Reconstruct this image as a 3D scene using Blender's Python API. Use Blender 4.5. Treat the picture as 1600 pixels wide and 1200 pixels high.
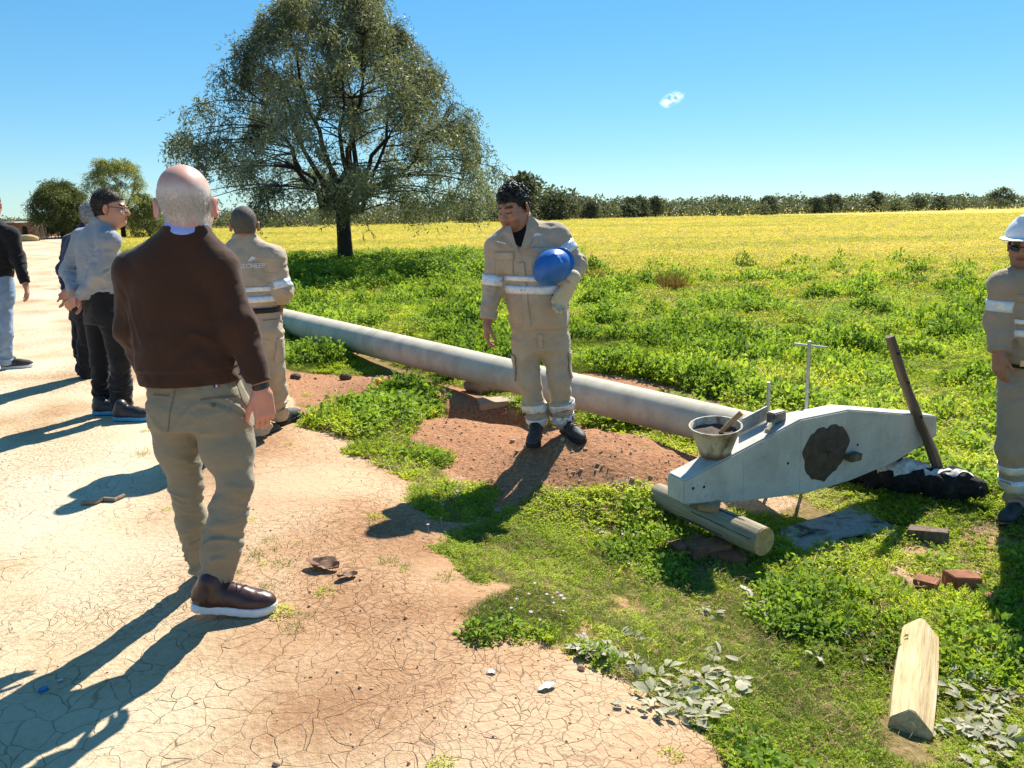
import bpy, bmesh, math, random
import numpy as np
from mathutils import Vector, Matrix
from mathutils.bvhtree import BVHTree

# ------------------------------------------------------------------ camera, sky, sun, exposure
for o in list(bpy.data.objects): bpy.data.objects.remove(o)
scene = bpy.context.scene
COL = scene.collection
FPX = 1195.0; PITCH = math.radians(12.7); ROLL = math.radians(0.87); CAMZ = 1.55
FW = np.array([0, math.cos(PITCH), -math.sin(PITCH)]); _r0 = np.array([1, 0, 0.]); _u0 = np.cross(_r0, FW)
RT = _r0*math.cos(ROLL) - _u0*math.sin(ROLL); UP = _u0*math.cos(ROLL) + _r0*math.sin(ROLL)
CP = np.array([0, 0, CAMZ])
cam = bpy.data.cameras.new('camera'); camo = bpy.data.objects.new('camera', cam); COL.objects.link(camo)
cam.sensor_width = 36; cam.lens = 36*FPX/1600; cam.clip_start = 0.05; cam.clip_end = 6000
m = Matrix.Identity(4)
for i in range(3):
    m[i][0] = RT[i]; m[i][1] = UP[i]; m[i][2] = -FW[i]; m[i][3] = CP[i]
camo.matrix_world = m
scene.camera = camo

SUN_EL = math.radians(46); SUN_AZ = math.radians(24.5)      # azimuth from +Y towards +X
sun_dir = Vector((math.sin(SUN_AZ)*math.cos(SUN_EL), math.cos(SUN_AZ)*math.cos(SUN_EL), math.sin(SUN_EL)))
world = bpy.data.worlds.new('World'); scene.world = world; world.use_nodes = True
wn = world.node_tree; wn.nodes.clear()
wo = wn.nodes.new('ShaderNodeOutputWorld'); bg = wn.nodes.new('ShaderNodeBackground')
sky = wn.nodes.new('ShaderNodeTexSky'); sky.sky_type = 'NISHITA'; sky.sun_disc = False
sky.sun_elevation = SUN_EL; sky.sun_rotation = SUN_AZ; sky.altitude = 100
sky.air_density = 1.0; sky.dust_density = 0.0; sky.ozone_density = 3.0
hs = wn.nodes.new('ShaderNodeHueSaturation'); hs.inputs['Saturation'].default_value = 1.30; hs.inputs['Value'].default_value = 1.0
tint = wn.nodes.new('ShaderNodeMix'); tint.data_type = 'RGBA'; tint.blend_type = 'MULTIPLY'; tint.inputs[0].default_value = 1.0; tint.inputs[7].default_value = (.74, .96, 1.10, 1)
gm = wn.nodes.new('ShaderNodeGamma'); gm.inputs['Gamma'].default_value = 0.62; wn.links.new(sky.outputs[0], gm.inputs['Color']); wn.links.new(gm.outputs[0], tint.inputs[6]); wn.links.new(tint.outputs[2], hs.inputs['Color'])
# one small wisp of cloud high over the field
geo = wn.nodes.new('ShaderNodeTexCoord')
cd = RT*(1050-800) - UP*(155-600) + FW*FPX; cd = cd/np.linalg.norm(cd)
cx = np.cross(cd, [0, 0, 1.]); cx /= np.linalg.norm(cx); cy = np.cross(cx, cd)
def dotn(v):
    n = wn.nodes.new('ShaderNodeVectorMath'); n.operation = 'DOT_PRODUCT'; n.inputs[1].default_value = tuple(v)
    wn.links.new(geo.outputs['Generated'], n.inputs[0]); return n.outputs['Value']
def mth(op, a, b=None, c=None):
    n = wn.nodes.new('ShaderNodeMath'); n.operation = op
    for i, v in enumerate((a, b, c)):
        if v is None: continue
        if isinstance(v, (int, float)): n.inputs[i].default_value = v
        else: wn.links.new(v, n.inputs[i])
    return n.outputs[0]
nz = wn.nodes.new('ShaderNodeTexNoise'); nz.inputs['Scale'].default_value = 150; nz.inputs['Detail'].default_value = 6; nz.inputs['Distortion'].default_value = 1.2
wn.links.new(geo.outputs['Generated'], nz.inputs['Vector'])
u_ = mth('DIVIDE', dotn(cx), 0.016); v_ = mth('DIVIDE', mth('SUBTRACT', dotn(cy), mth('MULTIPLY', dotn(cx), 0.30)), 0.0095)
rr = mth('SQRT', mth('ADD', mth('MULTIPLY', u_, u_), mth('MULTIPLY', v_, v_)))
front = mth('GREATER_THAN', dotn(cd), 0.5)
cl = mth('MULTIPLY', mth('MULTIPLY', mth('SUBTRACT', 1.0, mth('MINIMUM', rr, 1.0)), front), mth('MULTIPLY', mth('SUBTRACT', nz.outputs['Fac'], 0.40), 5.0))
cl = mth('MINIMUM', mth('MAXIMUM', cl, 0.0), 0.75)
mx = wn.nodes.new('ShaderNodeMix'); mx.data_type = 'RGBA'
wn.links.new(cl, mx.inputs[0]); wn.links.new(hs.outputs[0], mx.inputs[6]); mx.inputs[7].default_value = (6.2, 6.5, 6.8, 1)
wn.links.new(mx.outputs[2], bg.inputs['Color']); bg.inputs['Strength'].default_value = 0.128
wn.links.new(bg.outputs[0], wo.inputs['Surface'])
sl = bpy.data.lights.new('sun', 'SUN'); sl.energy = 5.0; sl.angle = math.radians(0.53); sl.color = (1.0, 0.94, 0.83)
so = bpy.data.objects.new('sun', sl); COL.objects.link(so); so.rotation_euler = (-sun_dir).to_track_quat('-Z', 'Y').to_euler(); so.location = (4, 8, 12)
vs = scene.view_settings; vs.view_transform = 'Standard'; vs.look = 'None'; vs.exposure = 1.0; vs.gamma = 1; vs.use_curve_mapping = False

# ------------------------------------------------------------------ helpers
rng = np.random.default_rng(7); random.seed(7)
def ray(px, py):
    d = FW*FPX + RT*(px-800) - UP*(py-600); return d/np.linalg.norm(d)
def at(px, py, Y):                       # the point seen at a pixel, at depth Y
    d = ray(px, py); return CP + d*(Y/d[1])
def gz(px, py, z=0.):                    # the point seen at a pixel, at height z
    d = ray(px, py); return CP + d*((z-CAMZ)/d[2])
V = lambda *a: np.array(a, float)
def nrm(v): v = np.asarray(v, float); return v/np.linalg.norm(v)
def tag(o, label=None, cat=None, group=None, kind=None):
    if label: o['label'] = label
    if cat: o['category'] = cat
    if group: o['group'] = group
    if kind: o['kind'] = kind
    return o
def link(name, me, mat=None, parent=None, smooth=True):
    o = bpy.data.objects.new(name, me); COL.objects.link(o)
    if mat is not None and len(me.materials) == 0: me.materials.append(mat)
    if parent is not None: o.parent = parent
    if smooth and len(me.polygons): me.polygons.foreach_set('use_smooth', np.ones(len(me.polygons), bool))
    return o
def mesh_np(name, v, f):
    """v (n,3); f (m,3|4) numpy -> mesh"""
    me = bpy.data.meshes.new(name); v = np.asarray(v, np.float32); f = np.asarray(f, np.int32)
    me.vertices.add(len(v)); me.vertices.foreach_set('co', v.ravel())
    k = f.shape[1]; me.loops.add(f.size); me.loops.foreach_set('vertex_index', f.ravel())
    me.polygons.add(len(f)); me.polygons.foreach_set('loop_start', np.arange(0, f.size, k, dtype=np.int32))
    me.update(calc_edges=True); me.validate(); return me
def empty(name, loc=(0, 0, 0), rz=0):
    o = bpy.data.objects.new(name, None); COL.objects.link(o); o.location = loc; o.rotation_euler = (0, 0, rz); o.empty_display_size = 0.1; return o
def smooth01(a, b, x):
    t = np.clip((x-a)/(b-a), 0, 1); return t*t*(3-2*t)
# value noise --------------------------------------------------------
_lat = np.random.default_rng(3).random(65536).astype(np.float32)
def vnoise(x, y, z=0.0):
    x = np.asarray(x, np.float32); y = np.asarray(y, np.float32); z = np.asarray(z, np.float32)
    xi = np.floor(x).astype(np.int64); yi = np.floor(y).astype(np.int64); zi = np.floor(z).astype(np.int64)
    fx = x-xi; fy = y-yi; fz = z-zi
    fx = fx*fx*(3-2*fx); fy = fy*fy*(3-2*fy); fz = fz*fz*(3-2*fz)
    def h(a, b, c): return _lat[(a*73856093 ^ b*19349663 ^ c*83492791) & 65535]
    r = 0
    for dz in (0, 1):
        wz = fz if dz else 1-fz
        for dy in (0, 1):
            wy = fy if dy else 1-fy
            r = r + wz*wy*(h(xi, yi+dy, zi+dz)*(1-fx) + h(xi+1, yi+dy, zi+dz)*fx)
    return r*2-1
def fbm(x, y, z=0., oct=4):
    a = 1; s = 0; t = 0
    for i in range(oct):
        s = s + a*vnoise(x*2**i+i*17.3, y*2**i+i*7.1, np.asarray(z)*2**i+i*3.7); t += a; a *= .5
    return s/t
# materials -----------------------------------------------------------
class NT:
    def __init__(s, name):
        s.m = bpy.data.materials.new(name); s.m.use_nodes = True; s.t = s.m.node_tree; s.t.nodes.clear()
        s.out = s.t.nodes.new('ShaderNodeOutputMaterial'); s.b = s.t.nodes.new('ShaderNodeBsdfPrincipled'); s.t.links.new(s.b.outputs[0], s.out.inputs[0])
        s.b.inputs['Specular IOR Level'].default_value = .3
    def n(s, t, **k):
        n = s.t.nodes.new(t)
        for a, b in k.items(): setattr(n, a, b)
        return n
    def l(s, a, b): s.t.links.new(a, b)
    def setv(s, i, v):
        if isinstance(v, (int, float)): i.default_value = v
        elif isinstance(v, tuple): i.default_value = (*v, 1) if len(v) == 3 and i.type == 'RGBA' else v
        else: s.l(v, i)
    def coord(s, out='Object', scale=None):
        c = s.n('ShaderNodeTexCoord').outputs[out]
        if scale is not None:
            mp = s.n('ShaderNodeMapping'); s.l(c, mp.inputs[0]); mp.inputs['Scale'].default_value = scale if isinstance(scale, tuple) else (scale,)*3; c = mp.outputs[0]
        return c
    def noise(s, scale, detail=4, vec=None, rough=.55, dist=0., out='Fac'):
        n = s.n('ShaderNodeTexNoise'); n.inputs['Scale'].default_value = scale; n.inputs['Detail'].default_value = detail; n.inputs['Roughness'].default_value = rough; n.inputs['Distortion'].default_value = dist
        if vec is not None: s.l(vec, n.inputs['Vector'])
        return n.outputs[out]
    def vor(s, scale, feature='DISTANCE_TO_EDGE', vec=None, rand=1.0):
        n = s.n('ShaderNodeTexVoronoi', feature=feature); n.inputs['Scale'].default_value = scale; n.inputs['Randomness'].default_value = rand
        if vec is not None: s.l(vec, n.inputs['Vector'])
        return n
    def math(s, op, a, b=0., c=None, clamp=False):
        n = s.n('ShaderNodeMath', operation=op); n.use_clamp = clamp; s.setv(n.inputs[0], a); s.setv(n.inputs[1], b)
        if c is not None: s.setv(n.inputs[2], c)
        return n.outputs[0]
    def ramp(s, fac, stops):
        n = s.n('ShaderNodeValToRGB'); e = n.color_ramp.elements
        while len(e) < len(stops): e.new(.5)
        for i, (p, c) in enumerate(stops): e[i].position = p; e[i].color = (*c, 1) if not isinstance(c, (int, float)) else (c, c, c, 1)
        s.l(fac, n.inputs[0]); return n.outputs[0]
    def mix(s, fac, a, b, mode='MIX'):
        n = s.n('ShaderNodeMix', data_type='RGBA', blend_type=mode); s.setv(n.inputs[0], fac); s.setv(n.inputs[6], a); s.setv(n.inputs[7], b); return n.outputs[2]
    def maprange(s, v, a, b, c=0., d=1.):
        n = s.n('ShaderNodeMapRange'); s.setv(n.inputs[0], v); n.inputs[1].default_value = a; n.inputs[2].default_value = b; n.inputs[3].default_value = c; n.inputs[4].default_value = d; return n.outputs[0]
    def attr(s, name, typ='GEOMETRY', out='Fac'):
        n = s.n('ShaderNodeAttribute', attribute_type=typ, attribute_name=name); return n.outputs[out]
    def bump(s, h, strength=.3, dist=.01, prev=None):
        n = s.n('ShaderNodeBump'); s.l(h, n.inputs['Height']); n.inputs['Strength'].default_value = strength; n.inputs['Distance'].default_value = dist
        if prev is not None: s.l(prev, n.inputs['Normal'])
        s.l(n.outputs[0], s.b.inputs['Normal']); return n.outputs[0]
    def col(s, c): s.setv(s.b.inputs['Base Color'], c); return s
    def rough(s, r): s.setv(s.b.inputs['Roughness'], r); return s
_mc = {}
def simple(name, c, rough=.7, var=.15, scale=30, bump=.1, bscale=150, metal=0., spec=.3):
    if name in _mc: return _mc[name]
    n = NT(name); co = n.coord(); f = n.noise(scale, 5, co)
    a = tuple(x*(1-var) for x in c); b = tuple(min(1, x*(1+var)) for x in c)
    n.col(n.ramp(f, [(.3, a), (.7, b)])); n.rough(rough); n.b.inputs['Metallic'].default_value = metal; n.b.inputs['Specular IOR Level'].default_value = spec
    if bump: n.bump(n.noise(bscale, 4, co), bump, .004)
    _mc[name] = n.m; return n.m
def cloth(name, c, var=.10, weave=900, sheen=.15, bump=.25, fade=None):
    if name in _mc: return _mc[name]
    n = NT(name); co = n.coord(); f = n.noise(9, 5, co); g = n.noise(160, 3, co)
    a = tuple(x*(1-var) for x in c); b = tuple(min(1, x*(1+var)) for x in c)
    cc = n.mix(.35, n.ramp(f, [(.3, a), (.7, b)]), n.ramp(g, [(.3, a), (.7, b)]))
    if fade: cc = n.mix(n.maprange(n.noise(5, 5, co, dist=.6), .5, .75), cc, fade)
    n.col(cc); n.rough(.88); n.b.inputs['Sheen Weight'].default_value = sheen; n.b.inputs['Sheen Roughness'].default_value = .5; n.b.inputs['Specular IOR Level'].default_value = .15
    h1 = n.noise(weave, 2, co); h2 = n.noise(22, 7, n.coord('Object', (1, 1, 1.9)), .62, 1.1)
    nb = n.bump(h2, bump, .02); n.bump(h1, .25, .002, nb)
    _mc[name] = n.m; return n.m
# solids -----------------------------------------------------------------
class MB:
    """collects vertices and faces of one part"""
    def __init__(s): s.v = []; s.f = []
    def add(s, v, f):
        o = len(s.v); s.v += [tuple(map(float, p)) for p in v]; s.f += [tuple(i+o for i in q) for q in f]; return s
    def box(s, c, h, R=np.eye(3), jit=0.):
        c = np.asarray(c, float); pts = []
        for z in (-1, 1):
            for y in (-1, 1):
                for x in (-1, 1): pts.append(c + R @ (np.array([x, y, z])*h) + (rng.normal(0, jit, 3) if jit else 0))
        return s.add(pts, [(0, 2, 3, 1), (4, 5, 7, 6), (0, 1, 5, 4), (2, 6, 7, 3), (0, 4, 6, 2), (1, 3, 7, 5)])
    def tube(s, pts, rad, n=10, cap=True, squash=None, jit=0.):
        pts = [np.asarray(p, float) for p in pts]; k = len(pts); rad = [rad]*k if isinstance(rad, (int, float)) else rad
        t = nrm(pts[1]-pts[0]); a = np.cross(t, [0, 0, 1.]) if abs(t[2]) < .9 else np.cross(t, [1., 0, 0]); a = nrm(a); vv = []
        for i in range(k):
            t = nrm(pts[min(i+1, k-1)]-pts[max(i-1, 0)]); a = nrm(a-t*(a@t)); b = np.cross(t, a)
            for j in range(n):
                th = 2*math.pi*j/n; r = rad[i]*(1+(rng.normal(0, jit) if jit else 0))
                vv.append(pts[i]+r*(a*math.cos(th)+b*math.sin(th)*(squash or 1)))
        ff = [(i*n+j, i*n+(j+1) % n, (i+1)*n+(j+1) % n, (i+1)*n+j) for i in range(k-1) for j in range(n)]
        if cap: ff += [tuple(range(n-1, -1, -1)), tuple((k-1)*n+j for j in range(n))]
        return s.add(vv, ff)
    def build(s, name, mat=None, parent=None, smooth=False, bevel=0., loc=None, seg=2):
        me = bpy.data.meshes.new(name); me.from_pydata(s.v, [], s.f); me.update()
        bm = bmesh.new(); bm.from_mesh(me); bmesh.ops.recalc_face_normals(bm, faces=bm.faces)
        if bevel: bmesh.ops.bevel(bm, geom=[e for e in bm.edges if e.calc_face_angle(0) > .5], offset=bevel, segments=seg, affect='EDGES', clamp_overlap=True)
        if loc is not None:
            for v in bm.verts: v.co -= Vector(loc)
        bm.to_mesh(me); bm.free()
        o = link(name, me, mat, parent, smooth)
        if loc is not None and parent is None: o.location = loc
        if smooth:
            for e in []: pass
            try: me.set_sharp_from_angle(angle=math.radians(40))
            except Exception: pass
        return o
def basis(fwd, up=(0, 0, 1)):
    """columns: right, forward, up"""
    f = nrm(fwd); r = nrm(np.cross(f, up)); u = np.cross(r, f); return np.stack([r, f, u], 1)
# ------------------------------------------------------------------ terrain
def road_d(x, y): return .866*(x+.11) + .5*(y-2.56)          # metres to the right of the road's edge
def H0(x, y):
    x = np.asarray(x, float); y = np.asarray(y, float); d = road_d(x, y)
    return -.30*smooth01(-.25, 1.5, d) - .12*smooth01(-5.2, -7.5, d)
def gp(px, py, dz=0.):                                        # the ground point seen at a pixel
    z = 0.
    for i in range(12):
        p = gz(px, py, z); z = .5*z+.5*float(H(p[0], p[1])+dz)
    return V(p[0], p[1], z)
POLE_A = V(1.85, 4.38, .13); POLE_D = nrm(V(math.cos(math.radians(125)), math.sin(math.radians(125)), -.026))
def bump2(x, y, cx, cy, rx, ry, ang, p=1.0):
    c, s = math.cos(ang), math.sin(ang); u = ((x-cx)*c+(y-cy)*s)/rx; v = (-(x-cx)*s+(y-cy)*c)/ry
    return np.exp(-(u*u+v*v)**p)
def moundw(x, y):
    m1 = .33*bump2(x, y, .62, 5.0, .85, .62, math.radians(-35), 1.3)       # the heap the worker stands on
    m2 = .15*bump2(x, y, -.75, 6.0, .8, .6, .3)
    m3 = .22*bump2(x, y, -1.25, 7.6, .75, .5, 2.2)
    m4 = .20*bump2(x, y, 1.45, 6.2, .9, .32, math.radians(125))           # strip behind the pole
    return m1, m2, m3, m4
def H(x, y):
    x = np.asarray(x, float); y = np.asarray(y, float)
    h = H0(x, y); m1, m2, m3, m4 = moundw(x, y); h = h+m1+m2+m3+m4
    h = h-.34*bump2(x, y, -.15, 6.75, .55, .33, math.radians(-10), 2)      # the dug hole
    near = np.exp(-((x*x+y*y)/900.))
    d = road_d(x, y); mw = np.clip((m1+m2+m3+m4)*5, 0, 1)
    h = h + near*(.018*fbm(x*1.1, y*1.1, 0, 3) + .012*fbm(x*5, y*5, 3, 3)*(.25+mw*1.6) + .05*smooth01(.5, 3, d)*fbm(x*.7+9, y*.7, 0, 2))
    h = h + mw*(.016*fbm(x*16, y*16, 5, 3)+.022*fbm(x*6.5+3, y*6.5, 8, 3))
    R = np.sqrt(x*x+y*y); h = h + .9*smooth01(60, 400, R)*fbm(x*.006, y*.006, 2, 2)
    return h
def poly(pxs): return np.array([gp(*p)[:2] for p in pxs])
def inside(P, x, y):
    r = np.zeros(np.shape(x), bool); j = len(P)-1
    for i in range(len(P)):
        xi, yi = P[i]; xj, yj = P[j]
        r ^= ((yi > y) != (yj > y)) & (x < (xj-xi)*(y-yi)/(yj-yi+1e-12)+xi); j = i
    return r
GREEN_A = poly([(485, 665), (560, 618), (640, 605), (690, 635), (625, 682), (690, 712), (690, 748), (630, 752), (600, 730), (535, 708), (565, 685)])
GREEN_B = poly([(655, 752), (770, 765), (755, 805), (695, 812), (640, 785)])
GREEN_C = poly([(680, 862), (760, 805), (850, 772), (960, 768), (1040, 782), (1130, 800), (1200, 800), (1420, 740), (1600, 690), (1990, 690), (2200, 1300), (1230, 1300), (1130, 1165), (1050, 1110), (980, 1060), (880, 1010), (840, 990), (760, 1000), (745, 965), (820, 915), (740, 905)])
BARE = [poly([(1380, 850), (1560, 815), (1600, 860), (1560, 960), (1440, 950), (1330, 890)]), poly([(850, 1010), (900, 960), (960, 985), (940, 1020)]), poly([(970, 930), (1020, 920), (1010, 960), (960, 960)])]
MOUND = poly([(440, 580), (560, 572), (680, 590), (800, 640), (900, 630), (1000, 640), (1110, 690), (1100, 745), (1040, 775), (860, 775), (790, 800), (740, 770), (700, 720), (640, 690), (560, 700), (470, 650)])
STRIP = poly([(780, 560), (880, 575), (1010, 592), (1140, 625), (1150, 660), (960, 640), (760, 590)])
NEARPOLE = poly([(430, 480), (560, 520), (660, 560), (560, 585), (430, 575)])
def soft(x, y, f, j=.07):
    """jittered membership so that borders are ragged"""
    return f(x+j*fbm(x*4, y*4, 1, 3), y+j*fbm(x*4+50, y*4, 2, 3))
def greenmask(x, y):
    def f(x, y):
        d = road_d(x, y)
        side = (x-POLE_A[0])*POLE_D[1]-(y-POLE_A[1])*POLE_D[0]         # >0 : beyond the pole
        g = inside(GREEN_A, x, y) | inside(GREEN_B, x, y) | inside(GREEN_C, x, y) | inside(NEARPOLE, x, y)
        beyond = (side > .12) & ~inside(STRIP, x, y) & (d > .4)
        farverge = (y > 8.8) & (d > .55)
        right = (d > .9) & (y < 2.2)
        return g | beyond | farverge | right
    return soft(x, y, f)
def baremask(x, y): return soft(x, y, lambda a, b: inside(BARE[0], a, b) | inside(BARE[1], a, b) | inside(BARE[2], a, b), .1)
def yellowness(x, y):
    R = y+.12*x; e = 14.2+2.6*fbm(x*.22, y*.22, 4, 3)+10.5*smooth01(3.5, -2.5, x)
    return smooth01(e, e+17.0, R)
# polar sheet, fine near the camera
NA = 900; ang = np.concatenate([np.linspace(-42, 42, 620), np.linspace(42, 318, 160)[1:-1]]); ang = np.radians(ang); NA = len(ang)
rad = [.25]
while rad[-1] < 2500: rad.append(rad[-1]*(1+.011+.004*min(1, rad[-1]/30)) + (.0 if rad[-1] < 20 else .1))
rad = np.array(rad); NR = len(rad)
A, Rr = np.meshgrid(ang, rad); GX = (np.sin(A)*Rr).ravel(); GY = (np.cos(A)*Rr).ravel(); GZ = H(GX, GY)
ii, jj = np.meshgrid(np.arange(NR-1), np.arange(NA), indexing='ij'); j2 = (jj+1) % NA
GF = np.stack([ii*NA+jj, ii*NA+j2, (ii+1)*NA+j2, (ii+1)*NA+jj], -1).reshape(-1, 4)[:, ::-1]
gv = np.stack([GX, GY, GZ], 1); c0 = len(gv); gv = np.vstack([gv, [[0, 0, float(H(0, 0))]]])
dR = road_d(GX, GY); 
far_l = smooth01(-5.0, -6.0, dR+.5*fbm(GX*.8, GY*.8, 0, 3))
w_road = (1-smooth01(-1.25, -.2, dR+.6*fbm(GX*1.3, GY*1.3, 0, 3)))*(1-far_l)
w_red = np.clip(smooth01(-.9, .6, dR+.5*fbm(GX*1.0, GY*1.0, 3, 3)), 0, 1)
w_loose = soft(GX, GY, lambda a, b: inside(MOUND, a, b) | inside(STRIP, a, b), .12).astype(float)
w_green = (greenmask(GX, GY) & ~baremask(GX, GY)).astype(float)*(1-.0); w_green = np.maximum(w_green, far_l)
w_yel = yellowness(GX, GY)*smooth01(.5, 3, dR)
at_blot = .5+.5*fbm(GX*1.6, GY*1.6, 8, 5)*1.5; at_patch = .5+.5*fbm(GX*.9, GY*.9, 6, 3)*1.4; at_big = .5+.5*fbm(GX*1.5+4, GY*1.5, 1, 3)*1.4
Ry = np.sqrt(GX**2+GY**2)
at_yel = .5+.5*1.5*(.55*fbm(GX*.09, GY*.25, 4, 4)+.45*fbm(GX*.5, GY*.9, 2, 3)*np.clip(40/Ry, 0, 1))
gmat = NT('earth_and_field'); co = gmat.coord('Object')
warp = gmat.n('ShaderNodeVectorMath', operation='MULTIPLY_ADD'); gmat.l(gmat.noise(3.2, 2, co, out='Color'), warp.inputs[0]); warp.inputs[1].default_value = (.28, .28, .0); gmat.l(co, warp.inputs[2])
flat = gmat.n('ShaderNodeVectorMath', operation='MULTIPLY'); gmat.l(warp.outputs[0], flat.inputs[0]); flat.inputs[1].default_value = (1, 1, 0)
e1 = gmat.vor(10.5, vec=flat.outputs[0]).outputs['Distance']; e2 = gmat.vor(25, vec=flat.outputs[0]).outputs['Distance']
fine = gmat.noise(34, 6, co, .68)
thin = gmat.math('MULTIPLY_ADD', fine, -.055, .043); c1 = gmat.math('DIVIDE', e1, thin, None, True); c2 = gmat.math('DIVIDE', e2, gmat.math('MULTIPLY', thin, 2.3), None, True)
c2 = gmat.math('MAXIMUM', c2, gmat.maprange(gmat.math('MULTIPLY_ADD', fine, .3, gmat.attr('a_patch')), .56, .74, 1., 0.))
c1 = gmat.math('MAXIMUM', c1, gmat.maprange(gmat.math('MULTIPLY_ADD', fine, .3, gmat.attr('a_big')), .62, .86, 0., 1.))
crack = gmat.math('MULTIPLY', c1, c2)                                   # 0 in a crack
blot = gmat.math('MULTIPLY_ADD', gmat.math('SUBTRACT', fine, .5), .75, gmat.attr('a_blot'))
roadc = gmat.ramp(blot, [(.08, (.40, .235, .12)), (.26, (.51, .37, .225)), (.46, (.585, .45, .295)), (.80, (.66, .53, .37))])
redc = gmat.ramp(blot, [(.15, (.31, .165, .085)), (.42, (.43, .26, .145)), (.75, (.54, .37, .23))])
soil = gmat.mix(gmat.attr('w_road'), redc, roadc)
loosec = gmat.ramp(fine, [(.3, (.25, .11, .055)), (.5, (.40, .20, .105)), (.7, (.53, .305, .175))])
loose = gmat.attr('w_loose'); soil = gmat.mix(loose, soil, loosec)
crk = gmat.math('MAXIMUM', crack, gmat.math('MAXIMUM', loose, gmat.math('MULTIPLY', gmat.attr('w_green'), .9)))
soil = gmat.mix(crk, gmat.mix(.33, soil, (.15, .08, .045)), soil)
greenc = gmat.ramp(fine, [(.3, (.10, .085, .03)), (.5, (.22, .16, .065)), (.7, (.36, .245, .125))])
yelc = gmat.ramp(gmat.math('MULTIPLY_ADD', gmat.math('SUBTRACT', fine, .5), .5, gmat.attr('a_yel')), [(.2, (.20, .23, .04)), (.4, (.44, .37, .05)), (.58, (.58, .43, .085)), (.8, (.62, .45, .15))])
veg = gmat.mix(gmat.attr('w_yel'), greenc, yelc)
gmat.col(gmat.mix(gmat.attr('w_green'), soil, veg)); gmat.rough(.95); gmat.b.inputs['Specular IOR Level'].default_value = .1
gmat.bump(gmat.math('ADD', gmat.math('MULTIPLY', crk, .5), gmat.math('MULTIPLY', fine, gmat.math('MULTIPLY_ADD', loose, 1.2, .9))), .75, .022)
def sheet(name, fmask, extra=None):
    f = GF[fmask]; used = np.unique(f); remap = np.full(c0+1, -1, np.int64); remap[used] = np.arange(len(used))
    me = mesh_np(name, gv[used], remap[f])
    for k, w in (('w_road', w_road), ('w_loose', w_loose), ('w_green', w_green), ('w_yel', w_yel), ('a_blot', at_blot), ('a_patch', at_patch), ('a_big', at_big), ('a_yel', at_yel)):
        a = me.attributes.new(k, 'FLOAT', 'POINT'); a.data.foreach_set('value', np.append(w, 0)[used].astype(np.float32))
    o = link(name, me, gmat.m); o['kind'] = 'structure'; return o
fc = GF[:, 0]; fx = GX[fc]; fy = GY[fc]; fd = dR[fc]
is_mound = w_loose[fc] > .5; is_field = (w_yel[fc] > .5) & ~is_mound
is_road = (fd < .1) & (fd > -5.6) & ~is_mound & ~is_field
sheet('dirt_road', is_road); sheet('soil_heap', is_mound); sheet('field', is_field); sheet('verge_ground', ~(is_road | is_mound | is_field))
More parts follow.
